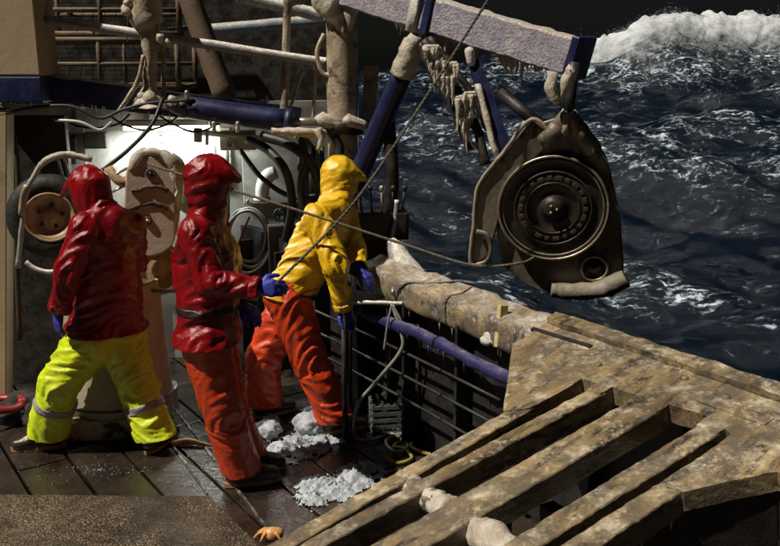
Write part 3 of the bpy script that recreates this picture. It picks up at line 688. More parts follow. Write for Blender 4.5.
# work lamp below the upper deck
LMP = at(172, 128, 6.46)
t = thing('work_lamp', 'lit white fluorescent work lamp below the upper deck', 'lamp', LMP)
mb = MB(); mb.box(LMP+UP*0.04, (1, .18, 0), (-.18, 1, 0), UP, 0.36, 0.07, 0.02); mk('housing', mb, M['whitepipe'], t, smooth=False, bevel=0.006)
for s in (-0.03, 0.03):
    mb = MB(); mb.tube([LMP+V(-.33, -.06+s, 0.005), LMP+V(.33, .06+s, 0.005)], 0.016, 12); mk('tube', mb, M['lamp'], t)
ld = bpy.data.lights.new('work_lamp_light', 'AREA'); ld.shape = 'RECTANGLE'; ld.size = 0.66; ld.size_y = 0.08; ld.energy = 28; ld.color = (0.94, 1.0, 0.97)
lo = bpy.data.objects.new('work_lamp_light', ld); col.objects.link(lo); lo.location = LMP - UP*0.025

# ------------------------------------------------------------------ upper deck and railings
t = thing('upper_deck', 'navy edged upper deck above the crew with ice along its edge', 'deck', V(-2.0, 6.6, 2.05))
a = at(-40, 80, 5.75); b = at(300, 119, 6.30)
dirb = (b-a).normalized(); nb = V(dirb.y, -dirb.x, 0).normalized()
mb = MB(); mb.beam(a, b, 0.05, 0.165, n=30); mb.noisy(0.004, 6, 1); mk('edge_beam', mb, M['navy'], t, smooth=False)
mb = MB(); mb.tube([a+UP*0.09-nb*0.0+dirb*0.0, a.lerp(b, .25)+UP*0.092, a.lerp(b, .55)+UP*0.09], 0.014, 8, 14); mb.noisy(0.008, 20, 2); mk('edge_ice', mb, M['ice'], t)
mb = MB(); pa = a - nb*0.02; pb = b - nb*0.02
mb.add([pa-UP*.03, pb-UP*.03, pb-nb*3.0-UP*.03, pa-nb*3.0-UP*.03, pa+UP*.03, pb+UP*.03, pb-nb*3.0+UP*.03, pa-nb*3.0+UP*.03],
       [[0,3,2,1],[4,5,6,7],[0,1,5,4],[1,2,6,5],[2,3,7,6],[3,0,4,7]]); mk('floor_plate', mb, M['grime'], t, smooth=False)
for i in range(5):
    p = a.lerp(b, 0.12+i*0.2) - UP*0.09; mb = MB(); mb.beam(p-nb*0.05, p-nb*1.0, 0.03, 0.07); mk('under_beam', mb, M['white_wall'], t, smooth=False)
for i in range(30):
    p = a.lerp(b, random.uniform(0.08, 0.98)) + nb*0.024 - UP*0.075; L = random.uniform(0.02, 0.07)
    mb = MB(); mb.tube([p+UP*0.01, p-UP*L*0.5, p-UP*L], [0.007, 0.004, 0.001], 6); mk('icicle', mb, M['paleice'], t)

# cream locker with navy skirt at the top left
t = thing('deck_locker', 'cream painted locker with a navy skirt on the upper deck', 'locker', at(10, 75, 5.7))
c = at(8, 20, 5.75); w = 0.20
mb = MB(); mb.box(V(c.x, 5.85, at(8, 76, 5.7).z+0.45), (1, 0, 0), (0, 1, 0), UP, w, 0.16, 0.45); mk('body', mb, M['cream'], t, smooth=False, bevel=0.012)
mb = MB(); mb.box(V(c.x, 5.84, at(8, 76, 5.7).z-0.085), (1, 0, 0), (0, 1, 0), UP, w+0.004, 0.17, 0.082); mk('skirt', mb, M['navy'], t, smooth=False, bevel=0.008)
mb = MB(); mb.beam(V(c.x+w+.005, 5.70, at(8, 76, 5.7).z), V(c.x+w+.005, 5.70, at(8, 76, 5.7).z+0.9), 0.012, 0.02); mk('corner_trim', mb, M['tanpipe'], t, smooth=False, bevel=0.002)

# railing
t = thing('upper_railing', 'frosted pipe railing along the edge of the upper deck', 'railing', at(287, 118, 6.1))
def rail(p, q, r, mm, name='rail', nn=18, amp=0.006, seed=1):
    mb = MB(); p, q = Vector(p), Vector(q); mb.tube([p.lerp(q, i/nn) for i in range(nn+1)], r, 12); mb.noisy(amp, 14, seed); return mk(name, mb, mm, t)
rail(at(34, 18, 5.85), at(348, 66, 6.05), 0.033, M['rail'])
rail(at(238, -4, 6.05), at(324, 16, 6.08), 0.042, M['rail'], seed=3)
rail(at(288, -12, 6.04), at(284, 116, 6.06), 0.028, M['tanpipe'], 'post', seed=4)
rail(at(303, 70, 6.08), at(289, 112, 6.06), 0.011, M['tanpipe'], 'brace', seed=5)
rail(at(316, 60, 6.08), at(313, 120, 6.08), 0.012, M['tanpipe'], 'brace', seed=6)
rail(at(163, 42, 5.92), at(164, 100, 5.92), 0.014, M['tanpipe'], 'post', seed=7)
for i in range(40):
    q = random.random(); p = at(40, 20, 5.85).lerp(at(345, 67, 6.05), q) - UP*0.03; L = random.uniform(0.008, 0.03)
    mb = MB(); mb.tube([p+UP*0.01, p-UP*L*0.5, p-UP*L], [0.006, 0.004, 0.001], 6); mk('icicle', mb, M['ice'], t)
# far pale blue handrail
mb = MB(); p, q = at(170, 33, 7.0), at(334, 19, 7.0); mb.tube([p.lerp(q, i/16) for i in range(17)], 0.045, 12); mb.noisy(0.006, 14, 3)
M['bluerail'] = mat('pale_blue_frosted_pipe', (0.16, 0.22, 0.28), (0.26, 0.31, 0.34), 0.4, 0.6, 8, bump=0.5, frost=(0.5, 0.48, 0.42), frost_lo=0.2, frost_hi=0.8)
tag(mk('far_handrail', mb, M['bluerail']), 'pale blue frosted handrail behind the upper railing', 'handrail')
# iced T-shaped bracket column
t = thing('davit_column', 'ice coated davit column with a flared foot on the navy edge', 'column', at(150, 105, 5.85))
mb = MB(); mb.tube([at(146, -15, 5.84), at(147, 20, 5.84), at(149, 34, 5.84), at(150, 60, 5.84), at(150, 86, 5.84), at(150, 100, 5.84), at(150, 108, 5.84)], [0.10, 0.105, 0.06, 0.042, 0.045, 0.10, 0.13], 14, 6); mb.noisy(0.018, 10, 4)
mk('shaft', mb, M['tanpipe'], t)
mb = MB(); mb.tube([at(143, 55, 5.80), at(139, 78, 5.78), at(128, 98, 5.76), at(116, 114, 5.74)], [0.012, 0.014, 0.016, 0.012], 10, 6); mb.noisy(0.006, 18, 3); mk('curved_strut', mb, M['tanpipe'], t)
mb = MB()
for px, py, s in ((126, 10, .035), (128, 2, .03), (160, 38, .03), (166, 42, .025), (172, 99, .03), (150, 98, .05), (141, 96, .03)): mb.hull([(at(px, py, 5.78), s), (at(px+4, py+3, 5.79), s*.7)])
mb.noisy(0.012, 25, 3); mk('ice_lump', mb, M['ice'], t)
# leaning brown pole
mb = MB(); p, q = at(186, -12, 6.7), at(226, 100, 6.6); mb.tube([p.lerp(q, i/10) for i in range(11)], 0.085, 14); mb.noisy(0.006, 8, 3)
tag(mk('leaning_pole', mb, mat('weathered_brown_pole', (0.15, 0.10, 0.06), (0.09, 0.06, 0.038), 0.7, 0.8, 7, bump=0.4)), 'thick brown pole leaning behind the railing', 'pole')

# crab pots stacked on the upper deck
def crab_pot(x0, y0, z0, w, d, h, label, rot=0.0):
    t = thing('crab_pot', label, 'crab pot', V(x0, y0, z0), 'crab pots on the upper deck')
    ex = V(math.cos(rot), math.sin(rot), 0); ey = V(-ex.y, ex.x, 0); o = V(x0, y0, z0)
    def P(i, j, k): return o + ex*w*i + ey*d*j + UP*h*k
    def br(p, q, r=0.022):
        mb = MB(); mb.tube([p, p.lerp(q, .5), q], r, 8); mk('frame_bar', mb, M['potbar'], t)
    for j in (0, 1):
        for k in (0, 1): br(P(-.5, j, k), P(.5, j, k))
        for i in (-.5, .5): br(P(i, j, 0), P(i, j, 1))
        br(P(0, j, 0), P(0, j, 1), 0.018); br(P(-.5, j, .5), P(.5, j, .5), 0.016)
    for i in (-.5, .5):
        for k in (0, 1): br(P(i, 0, k), P(i, 1, k))
    mb = MB()
    for i in range(15): mb.tube([P(-.5+i/14, 0.02, 0), P(-.5+i/14+0.03, 0.02, .5), P(-.5+i/14, 0.02, 1)], 0.0025, 4)
    for i in range(12): mb.tube([P(-.5, 0.03, i/11), P(.5, 0.03, i/11)], 0.0025, 4)
    mk('netting', mb, M['net'], t)
crab_pot(-2.25, 6.9, 2.14, 1.2, 0.8, 0.36, 'crab pot with rusty tan frame at the bottom of the stack behind the railing', 0.05)
crab_pot(-2.22, 6.92, 2.545, 1.2, 0.8, 0.36, 'crab pot on top of the stack behind the railing', 0.02)
mb = MB(); mb.box(V(-2.35, 8.0, 2.75), (1, 0, 0), (0, 1, 0), UP, 1.85, 0.05, 0.75); 
tag(mk('dark_screen', mb, M['dark'], smooth=False), 'black steel screen at the back of the upper deck', 'wall')

# ------------------------------------------------------------------ crane mast, cylinder and boom
t = thing('crane_mast', 'thick ice draped crane mast post at the edge of the upper deck', 'mast', V(at(345, 100, 6.0).x, 6.0, 0))
mx = at(345, 60, 6.0)
mb = MB(); mb.tube([V(mx.x-0.02, 6.0, i*0.15) for i in range(22)], 0.105, 20); mb.noisy(0.008, 9, 2); mk('post', mb, M['tanpipe'], t)
mb = MB(); mb.tube([at(326, -14, 5.95), at(331, 8, 5.93), at(339, 22, 5.92), at(345, 38, 5.90)], [0.11, 0.09, 0.05, 0.012], 12, 6); mb.noisy(0.03, 11, 8); mk('ice_drape', mb, M['ice'], t)
mb = MB(); mb.tube([at(352, -14, 5.92), at(351, 10, 5.90), at(349, 30, 5.89)], [0.07, 0.05, 0.01], 12, 6); mb.noisy(0.02, 11, 5); mk('ice_drape', mb, M['ice'], t)
mb = MB(); mb.lathe([(0.10, -0.05), (0.15, -0.05), (0.155, 0.04), (0.10, 0.05)], V(mx.x-0.02, 6.0, at(345, 126, 6.0).z), UP, 20, close=True); mb.noisy(0.012, 12, 3); mk('collar', mb, M['dark'], t)
mb = MB(); p, q = at(371, 66, 6.15), at(369, 128, 6.15); mb.beam(q, p, 0.12, 0.10, up=V(1, 0, 0), n=6); mb.noisy(0.006, 10, 2); 
tag(mk('back_post', mb, M['tanpipe'], smooth=False), 'short brown post behind the crane mast', 'post')
mb = MB(); mb.tube([at(324, 34, 5.98), at(317, 52, 5.96), at(322, 72, 5.95), at(332, 74, 5.95), at(336, 60, 5.96), at(332, 36, 5.97)], 0.015, 10, 8)
tag(mk('cable_loop', mb, M['tanpipe']), 'frosted cable loop hanging beside the crane mast', 'cable')

t = thing('hydraulic_cylinder', 'navy hydraulic cylinder with bright rod pointing at the crane mast', 'hydraulic cylinder', at(240, 118, 5.85))
mb = MB(); p, q = at(186, 107, 5.85), at(288, 121, 5.85); mb.tube([p.lerp(q, i/8) for i in range(9)], 0.075, 20); mk('barrel', mb, M['navy'], t)
mb = MB(); e = (q-p).normalized(); mb.lathe([(0.02, -.02), (0.085, -0.02), (0.088, 0.03), (0.02, 0.034)], q, e, 20); mk('gland', mb, M['navy'], t)
mb = MB(); mb.tube([q, at(328, 122, 5.88)], 0.026, 14); mk('rod', mb, M['rod'], t)
mb = MB(); mb.hull([(at(322, 120, 5.88), .05), (at(336, 124, 5.9), .045)]); mb.hull([(at(348, 120, 5.86), .04), (at(362, 124, 5.9), .035)]); mb.noisy(0.02, 14, 2); mk('clevis', mb, M['ice'], t)
mb = MB(); mb.hull([(at(186, 107, 5.85), .08), (at(172, 104, 5.85), .05)]); mb.noisy(0.015, 14, 3); mk('end_eye', mb, M['dark'], t)
for px in (187, 214, 238):
    mb = MB(); p = at(px, 97 if px == 187 else 128, 5.78); mb.tube([p+UP*0.03, p-UP*0.03], 0.014, 8); mb.hull([(p+UP*.03, .016), (p+UP*.02, .016)]); mk('fitting', mb, M['rod'], t)
mb = MB(); mb.tube([at(272, 131, 5.75), at(300, 132, 5.76), at(326, 134, 5.8)], [0.024, 0.03, 0.028], 12, 5); mb.noisy(0.012, 18, 2)
tag(mk('iced_pipe', mb, M['ice']), 'short ice coated pipe just below the navy cylinder', 'pipe')
mb = MB(); mb.tube([at(318, 128, 5.76), at(321, 140, 5.76), at(318, 150, 5.78)], [0.024, 0.022, 0.018], 10, 5); mb.noisy(0.01, 18, 2)
tag(mk('iced_elbow', mb, M['ice']), 'ice coated pipe elbow hanging below the rod', 'pipe')

# boom
BA, BB = at(336, -14, 6.0), at(576, 57, 4.95)
t = thing('crane_boom', 'rime covered navy box boom reaching out over the rail', 'boom', V(BB.x, BB.y, BB.z))
bd = (BB-BA).normalized()
mb = MB(); mb.beam(BA, BB, 0.19, 0.20, n=46); mb.noisy(0.010, 16, 2); mk('box_beam', mb, M['boom'], t, bevel=0.012, autos=45)
mb = MB(); mb.beam(BB-bd*0.005, BB+bd*0.045, 0.225, 0.235); mk('end_plate', mb, M['navy'], t, smooth=False, bevel=0.008)
q = BA.lerp(BB, 0.46); mb = MB(); mb.beam(q-bd*0.025, q+bd*0.025, 0.225, 0.235); mk('strap', mb, M['navy'], t, smooth=False, bevel=0.006)
q = BA.lerp(BB, 0.415); mb = MB(); mb.beam(q-bd*0.035, q+bd*0.02, 0.235, 0.25, n=4); mb.noisy(0.03, 14, 3); mk('ice_collar', mb, M['paleice'], t)
for f_, s, L in ((0.42, .05, .14), (0.50, .035, .1), (0.55, .03, .05), (0.62, .03, .07), (0.70, .035, .06), (0.76, .05, .10), (0.80, .045, .08), (0.86, .03, .05), (0.36, .03, .05), (0.30, .03, .06)):
    p = BA.lerp(BB, f_) - UP*0.10 + V(0, -0.03, 0); mb = MB(); drips(mb, p, s*1.5, L*1.5, 8); mk('ice_drip', mb, M['ice'], t)
# navy ram below the boom
t = thing('boom_ram', 'navy hydraulic ram bracing the boom with ice on its top', 'hydraulic ram', at(366, 155, 5.75))
mb = MB(); p, q = at(352, 190, 5.86), at(404, 70, 5.6); mb.tube([p.lerp(q, i/10) for i in range(11)], 0.068, 18); mk('barrel', mb, M['navy'], t)
mb = MB(); mb.tube([at(402, 76, 5.58), at(408, 56, 5.55), at(416, 36, 5.5)], [0.085, 0.075, 0.05], 12, 5); mb.noisy(0.022, 13, 3); mk('ice_cap', mb, M['ice'], t)
# arms and hoses below the boom
mb = MB(); p, q = at(474, 62, 5.15), at(508, 158, 5.05); mb.beam(p, q, 0.07, 0.10, up=V(0, -1, 0), n=8); mb.noisy(0.006, 9, 3)
t = thing('hauler_strut', 'dark navy arm hanging from the boom towards the block', 'strut', q)
mk('bar', mb, M['navy'], t, smooth=False)
mb = MB(); p, q = at(478, 84, 5.06), at(496, 156, 4.98); mb.tube([p, p.lerp(q, .5), q], [0.018, 0.02, 0.014], 8, 5); mb.noisy(0.008, 16, 3); mk('ice_edge', mb, M['ice'], t)
mb = MB(); mb.hull([(at(470, 52, 5.1), .03), (at(471, 62, 5.1), .025)]); mb.noisy(0.01, 16, 1); mk('ice_lump', mb, M['paleice'], t)
mb = MB(); p, q = at(500, 92, 5.3), at(545, 130, 5.15); mb.tube([p, q], 0.035, 10); 
tag(mk('stay_bar', mb, M['dark']), 'dark diagonal stay bar between the arm and the block', 'bar')
for k_, (pts, r_) in enumerate(((((424, 40, 5.4), (440, 62, 5.35), (458, 92, 5.3), (476, 128, 5.25), (486, 165, 5.2)), .03), (((430, 38, 5.45), (452, 66, 5.4), (474, 96, 5.35), (488, 130, 5.3)), .024), (((420, 44, 5.4), (432, 72, 5.35), (448, 100, 5.3), (470, 150, 5.25)), .022))):
    mb = MB(); mb.tube([at(*p) for p in pts], r_, 10, 6); mb.noisy(0.012, 10, k_)
    tag(mk('iced_hose', mb, M['dark']), ['thickest dark hose drooping below the boom', 'dark hose nearest the navy arm below the boom', 'leftmost dark hose drooping below the boom'][k_], 'hose')
t = thing('hanging_ice', 'tan ice clumps hanging from the hoses under the boom', 'ice', at(460, 140, 5.2))
for px, py, s, L in ((436, 62, .045, .14), (446, 78, .05, .16), (462, 100, .055, .20), (468, 118, .05, .16), (452, 66, .035, .10), (431, 50, .05, .1), (470, 96, .04, .14)):
    p = at(px, py, 5.2); mb = MB(); drips(mb, p, s*1.35, L*1.35, 9); mk('ice_clump', mb, M['ice'], t)

# ------------------------------------------------------------------ power block
BC = at(553, 207, 4.90); U = 1/174.0
bn = V(-0.16, -0.975, -0.15).normalized(); bx_ = V(1, -0.16, 0); bx_ = (bx_-bn*bx_.dot(bn)).normalized(); bz_ = bx_.cross(-bn).normalized()
if bz_.z < 0: bz_ = -bz_
def bp(x, y, out=0.0): return BC + bx_*((x-553)*U) + bz_*((207-y)*U) + bn*out
t = thing('pot_hauler_block', 'big worn pot hauler block with round sheave hanging from the boom', 'hauler block', V(BC.x, BC.y, bp(553, 305).z))
def outline(pts): return [((x-553)*U, (207-y)*U) for x, y in pts]
def bplate(pts, o0, th, name, mm, bev=0.008, nzamp=0.0):
    mb = MB(); mb.prism(outline(pts), BC + bn*o0, bx_, bz_, bn*th); return mk(name, mb, mm, t, smooth=False, bevel=bev)
body = [(556, 126), (572, 124), (588, 140), (606, 168), (619, 215), (626, 262), (628, 292), (618, 304), (556, 305), (528, 294), (504, 272), (498, 236), (497, 196), (508, 162), (532, 134)]
bplate(body, -0.26, 0.03, 'side_plate', M['block'])
bplate([(x, y) for x, y in body], -0.05, 0.03, 'side_plate', M['block'])
mb = MB(); mb.lathe([(0.05, 0.0), (0.25, 0.0), (0.29, 0.03), (0.20, 0.09), (0.20, 0.11), (0.29, 0.17), (0.25, 0.2), (0.05, 0.2)], BC - bn*0.245, bn, 48); mk('drum', mb, M['sheave'], t)
# cranked flange arm down the left
arm = [(529, 119), (550, 136), (541, 148), (506, 190), (497, 236), (489, 262), (476, 270), (472, 262), (479, 186)]
mb = MB(); mb.prism(outline(arm), BC - bn*0.05, bx_, bz_, bn*0.075); ar = mk('flange_arm', mb, M['block'], t, smooth=False, bevel=0.010)
edge_ = [(550, 136), (529, 118), (502, 152), (479, 186), (475, 226), (472, 264), (477, 271)]
mb = MB(); mb.tube([bp(x, y, 0.032) for x, y in edge_], 0.012, 8, 6); mb.noisy(0.004, 20, 2); mk('flange_lip', mb, mat('lit_lip', (0.34, 0.29, 0.21), (0.20, 0.16, 0.10), 0.4, 0.6, 15, bump=0.5), ar)  # paler colour paints in the light along the arm's outer edge
mb = MB(); mb.tube([bp(x, y, 0.05) for x, y in ((478, 232), (488, 236), (493, 250), (489, 264), (478, 269))], 0.014, 10, 6); mk('rope_hook', mb, M['block'], t)
# sheave disc: polished rim, dished face, ring of bolts, hub
mb = MB(); mb.lathe([(0.001, 0.02), (0.05, 0.02), (0.055, 0.0), (0.13, -0.012), (0.15, 0.006), (0.215, 0.006), (0.225, -0.01), (0.29, 0.0), (0.31, 0.012), (0.311, -0.05)], BC + bn*0.02, bn, 64); dsc = mk('sheave_disc', mb, M['sheave'], t)
mb = MB(); mb.torus(BC + bn*0.036, bn, 0.306, 0.0085, seg=72, sides=8); mk('rim_ring', mb, M['shine'], dsc)
mb = MB(); mb.torus(BC + bn*0.030, bn, 0.283, 0.005, seg=72, sides=8); mk('groove_ring', mb, M['block'], dsc)
mb = MB(); mb.torus(BC + bn*0.026, bn, 0.216, 0.006, seg=64, sides=8); mk('groove_ring', mb, M['sheave'], dsc)
mb = MB(); mb.torus(BC + bn*0.026, bn, 0.150, 0.006, seg=64, sides=8); mk('groove_ring', mb, M['sheave'], dsc)
for i in range(22):
    a_ = 2*math.pi*i/22; p = BC + bn*0.026 + (bx_*math.cos(a_)+bz_*math.sin(a_))*0.182
    e_r = bx_*math.cos(a_)+bz_*math.sin(a_); e_t = bn.cross(e_r)
    mb = MB(); mb.box(p, e_r, e_t, bn, 0.012, 0.018 if i % 2 else 0.012, 0.006); mk('bolt', mb, M['rust'], dsc, smooth=False, bevel=0.003)
for i in range(3):
    a_ = 2*math.pi*i/3; p = BC + bn*0.048 + (bx_*math.cos(a_)+bz_*math.sin(a_))*0.022
    mb = MB(); mb.lathe([(0.001, 0.012), (0.008, 0.012), (0.009, 0)], p, bn, 8); mk('hub_bolt', mb, M['shine'], dsc)
mb = MB(); mb.lathe([(0.001, 0.008), (0.035, 0.007), (0.05, 0.0)], BC + bn*0.040, bn, 24); mk('hub', mb, M['sheave'], dsc)
# small ring and bent bumper roller at the bottom
mb = MB(); mb.torus(bp(597, 271, 0.0), bn, 13*U, 0.009, seg=32, sides=8); mk('ring', mb, M['shine'], t)
mb = MB(); mb.lathe([(0.001, 0.03), (0.045, 0.02), (0.06, -0.03)], bp(597, 271, -0.02), bn, 24); mk('pin_boss', mb, M['sheave'], t)
mb = MB(); mb.tube([bp(x, y, 0.06) for x, y in ((555, 292), (568, 293), (590, 292), (608, 288), (620, 281), (628, 276))], [0.040, 0.048, 0.05, 0.054, 0.058, 0.050], 16, 6); mb.noisy(0.008, 16, 3)
mk('bumper_roller', mb, mat('grey_worn_rubber', (0.24, 0.21, 0.16), (0.14, 0.12, 0.09), 0.5, 0.7, 12, bump=0.6), t)
# lug, link and ice at the top
mb = MB(); mb.tube([bp(540, 140, 0.0), bp(552, 128, 0.02), bp(562, 112, 0.02)], [0.05, 0.05, 0.035], 12, 6); mb.tube([bp(590, 150, 0.0), bp(574, 130, 0.02), bp(564, 112, 0.02)], [0.05, 0.05, 0.035], 12, 6); mb.noisy(0.015, 14, 3)
mk('lug', mb, M['block'], t)
mb = MB(); mb.tube([bp(563, 118, 0.0), bp(564, 95, 0.0), bp(566, 66, -0.03)], 0.032, 12); mk('link', mb, M['dark'], t)
mb = MB(); mb.torus(bp(561, 122, 0.03), bx_, 0.05, 0.018, seg=20, sides=8); mb.noisy(0.008, 20, 2); mk('shackle', mb, M['tanpipe'], t)
for pts in (((546, 72), (545, 84), (549, 96), (551, 101)), ((560, 74), (563, 70), (558, 84), (553, 96))):
    mb = MB(); mb.tube([bp(x, y, 0.10) for x, y in pts], [0.026, 0.032, 0.034, 0.012], 12, 5); mb.noisy(0.012, 18, pts[0][0]); mk('ice_drip', mb, M['ice'], t)

# ------------------------------------------------------------------ rope coiler on its bin
t = thing('rope_coiler', 'tan rimmed tyre and pale plate rope coiler behind the left crewman', 'rope coiler', V(at(120, 300, 5.5).x, 5.5, 0.9))
wc = at(51, 216, 5.62); wax = V(0.25, -0.95, 0.05).normalized()
tyre_prof = [(0.15, -0.07), (0.20, -0.085), (0.25, -0.075), (0.272, -0.04), (0.276, 0.0), (0.272, 0.04), (0.25, 0.075), (0.20, 0.085), (0.15, 0.07)]
mb = MB(); mb.lathe(tyre_prof, wc, wax, 48); ty = mk('tyre', mb, M['tyre'], t)
mb = MB(); mb.lathe([(0.001, 0.03), (0.05, 0.035), (0.06, 0.02), (0.11, 0.025), (0.13, 0.06), (0.155, 0.075), (0.163, 0.06), (0.15, -0.05)], wc, wax, 40); rm = mk('rim', mb, M['rim'], t)
mb = MB(); mb.torus(wc+wax*0.074, wax, 0.155, 0.009, seg=40); mk('rim_edge', mb, M['rim'], rm)
for i in range(5):
    a_ = 2*math.pi*i/5; e = wax.orthogonal().normalized(); g = wax.cross(e); p = wc + wax*0.028 + (e*math.cos(a_)+g*math.sin(a_))*0.075
    mb = MB(); mb.lathe([(0.001, 0.02), (0.012, 0.02), (0.013, 0)], p, wax, 8); mk('wheel_nut', mb, M['rust'], rm)
# guard frame round the tyre
gp = [(18, 268), (22, 225), (26, 195), (36, 172), (48, 160), (70, 156), (92, 160)]
mb = MB(); mb.tube([at(x, y, 5.45) for x, y in gp], 0.016, 10, 6); mb.noisy(0.006, 20, 2); mk('guard_bar', mb, M['rail'], t)
mb = MB(); mb.tube([at(x, y, 5.43) for x, y in ((40, 165), (52, 157), (70, 154), (92, 159))], [0.017, 0.020, 0.019, 0.015], 10, 6); mb.noisy(0.008, 30, 3); mk('guard_ice', mb, M['ice'], t)
mb = MB(); mb.tube([at(x, y, 5.40) for x, y in ((26, 262), (34, 268), (48, 272), (66, 270))], 0.016, 10, 6); mk('guard_bar', mb, M['rail'], t)
for x, y in ((58, 160), (64, 158)):
    mb = MB(); mb.tube([at(x, y, 5.45), at(x+6, y+22, 5.45)], 0.010, 8); mk('guard_spoke', mb, M['rail'], t)
mb = MB(); mb.tube([at(21, 215, 5.44), at(23, 196, 5.44), at(27, 186, 5.44)], 0.02, 8, 4); mk('guard_sleeve', mb, M['tanpipe'], t)
# pale oblong plate, thick, with a fringe of ice
pc = at(150, 205, 5.45); px_ = V(0.97, 0.22, 0).normalized(); pn_ = V(0.22, -0.97, 0.1).normalized(); pz_ = V(0.08, 0.05, 1).normalized()
def oval(w_top, w_bot, h, cx=0.0):
    pts = []
    for i in range(13): a_ = math.pi*i/12; pts.append((cx+math.cos(a_)*w_top, h + math.sin(a_)*w_top*0.75))
    for i in range(13): a_ = math.pi + math.pi*i/12; pts.append((math.cos(a_)*w_bot, -h + math.sin(a_)*w_bot*0.8))
    return pts
mb = MB(); mb.prism(oval(0.15, 0.165, 0.20, 0.0), pc, px_, pz_, -pn_*0.02 + pn_*0.05); pp = mk('coiler_plate', mb, M['coiler'], t, smooth=False, bevel=0.01)
mb = MB(); mb.prism(oval(0.165, 0.15, 0.19, 0.02), pc - pn_*0.22 + px_*0.03 + UP*0.03, px_, pz_, pn_*0.20); mk('coiler_casing', mb, M['base'], t, smooth=True, bevel=0.03)
mb = MB(); mb.tube([pc + px_*x + pz_*y + pn_*0.01 for x, y in ((-.12, .22), (-.08, .31), (0, .335), (.09, .30), (.15, .22), (.165, .1), (.16, 0.0))], [0.018, 0.03, 0.03, 0.04, 0.045, 0.03, 0.02], 10, 5); mb.noisy(0.02, 15, 2); mk('ice_fringe', mb, M['ice'], pp)
for x, y, r_ in ((0.0, 0.20, .024), (-0.01, -0.10, .020)):
    mb = MB(); mb.torus(pc + px_*x + pz_*y + pn_*0.035, pn_, r_, 0.010, seg=20); mk('bearing_ring', mb, M['rust'], pp)
    mb = MB(); mb.lathe([(0.001, 0.02), (0.014, 0.018), (0.016, 0)], pc + px_*x + pz_*y + pn_*0.028, pn_, 12); mk('bolt', mb, M['dark'] if y > 0 else M['rod'], pp)
for y0 in (0.09, -0.02):
    mb = MB(); mb.tube([pc + px_*x + pz_*(y0 + 0.03*math.cos(x*14)) + pn_*0.034 for x in (-.11, -.06, 0, .06, .11)], 0.012, 8, 5); mb.noisy(0.014, 30, y0*50); mk('rust_bead', mb, M['rust'], pp)
# lower guide wheel
lw = at(158, 268, 5.5); mb = MB(); mb.lathe([(0.001, 0.02), (0.04, 0.02), (0.10, 0.0), (0.14, 0.02), (0.15, 0.0), (0.13, -0.06)], lw, pn_, 32); mk('guide_wheel', mb, M['rim'], t)
mb = MB(); mb.torus(lw + pn_*0.02, pn_, 0.165, 0.012, seg=36); mk('guide_ring', mb, M['rail'], t)
mb = MB(); mb.tube([at(108, 168, 5.45), at(122, 182, 5.42), at(140, 176, 5.5)], [0.03, 0.035, 0.03], 10, 5); mb.noisy(0.01, 16, 2); mk('guide_arm', mb, M['rim'], t)
for y in (176, 192):
    mb = MB(); mb.tube([at(112, y, 5.4), at(128, y-8, 5.45)], 0.008, 8); mk('guide_pin', mb, M['rod'], t)
# bin
bc = V(at(120, 400, 5.42).x, 5.42, 0)
t = thing('rope_bin', 'cream tapered rope bin between the legs of the left crewman', 'bin', bc)
mb = MB(); mb.lathe([(0.001, 0.14), (0.335, 0.14), (0.345, 0.20), (0.33, 0.5), (0.30, 0.95), (0.31, 0.97), (0.29, 0.98), (0.28, 0.9), (0.28, 0.3)], bc, UP, 48); mk('shell', mb, M['bin'], t)
mb = MB(); mb.torus(bc+UP*0.20, UP, 0.347, 0.008, seg=48); mk('hoop', mb, M['grime'], t)
mb = MB(); mb.box(bc+UP*0.07, (1, 0.1, 0), (-0.1, 1, 0), UP, 0.33, 0.33, 0.068, 16, 16, 4); mb.noisy(0.018, 9, 4)
tag(mk('bin_plinth', mb, M['base'], smooth=True, autos=45), 'worn cream plinth under the rope bin', 'plinth')

# things along the bulkhead: table bar, hose coil, pipes, drum tank
mb = MB(); mb.tube([at(140, 290, 5.35), at(182, 291, 5.3)], 0.014, 10)
tag(mk('table_bar', mb, M['rail']), 'thin horizontal bar beside the rope bin', 'bar')
t = thing('hose_coil', 'coil of grey green hose hanging on the bulkhead', 'hose coil', at(248, 275, 6.55))
hc_ = at(249, 236, 6.55)
for i, (rr, dx, dz) in enumerate(((.19, 0, 0), (.205, .012, -.02), (.18, -.01, .015), (.20, .02, .0), (.215, .0, -.03))):
    mb = MB(); pts = [hc_ + V(math.cos(a_)*rr*0.82+dx, -0.03-0.012*i, math.sin(a_)*rr*1.1+dz + 0.01*math.sin(3*a_+i)) for a_ in [2*math.pi*k_/28 for k_ in range(29)]]
    mb.tube(pts, 0.011, 8); mk('hose_turn', mb, M['hose'], t)
mb = MB(); mb.tube([hc_+V(.02, -.06, .16), hc_+V(-.03, -.06, .05), hc_+V(-.09, -.06, -.1)], 0.008, 8, 4); mk('tie', mb, M['redhose'], t)
mb = MB(); mb.tube([at(262, 200, 6.6), at(263, 186, 6.58), at(268, 176, 6.56), at(276, 172, 6.56)], [0.05, 0.055, 0.055, 0.05], 14, 5); mb.tube([at(262, 201, 6.6), at(262, 197, 6.6)], 0.068, 14)
tag(mk('white_elbow_pipe', mb, M['whitepipe']), 'white elbow pipe in front of the bulkhead', 'pipe')
mb = MB(); mb.hull([(at(190, 175, 6.5), .10), (at(192, 200, 6.5), .12)])
tag(mk('green_tank', mb, M['green']), 'pale green tank between the coiler and the crewman in red', 'tank')
t = thing('ceiling_pipes', 'white pipes running under the upper deck beside the lamp', 'pipe', at(225, 132, 6.3))
mb = MB(); mb.tube([at(196, 132, 6.25), at(260, 138, 6.35)], 0.02, 10); mk('pipe', mb, M['whitepipe'], t)
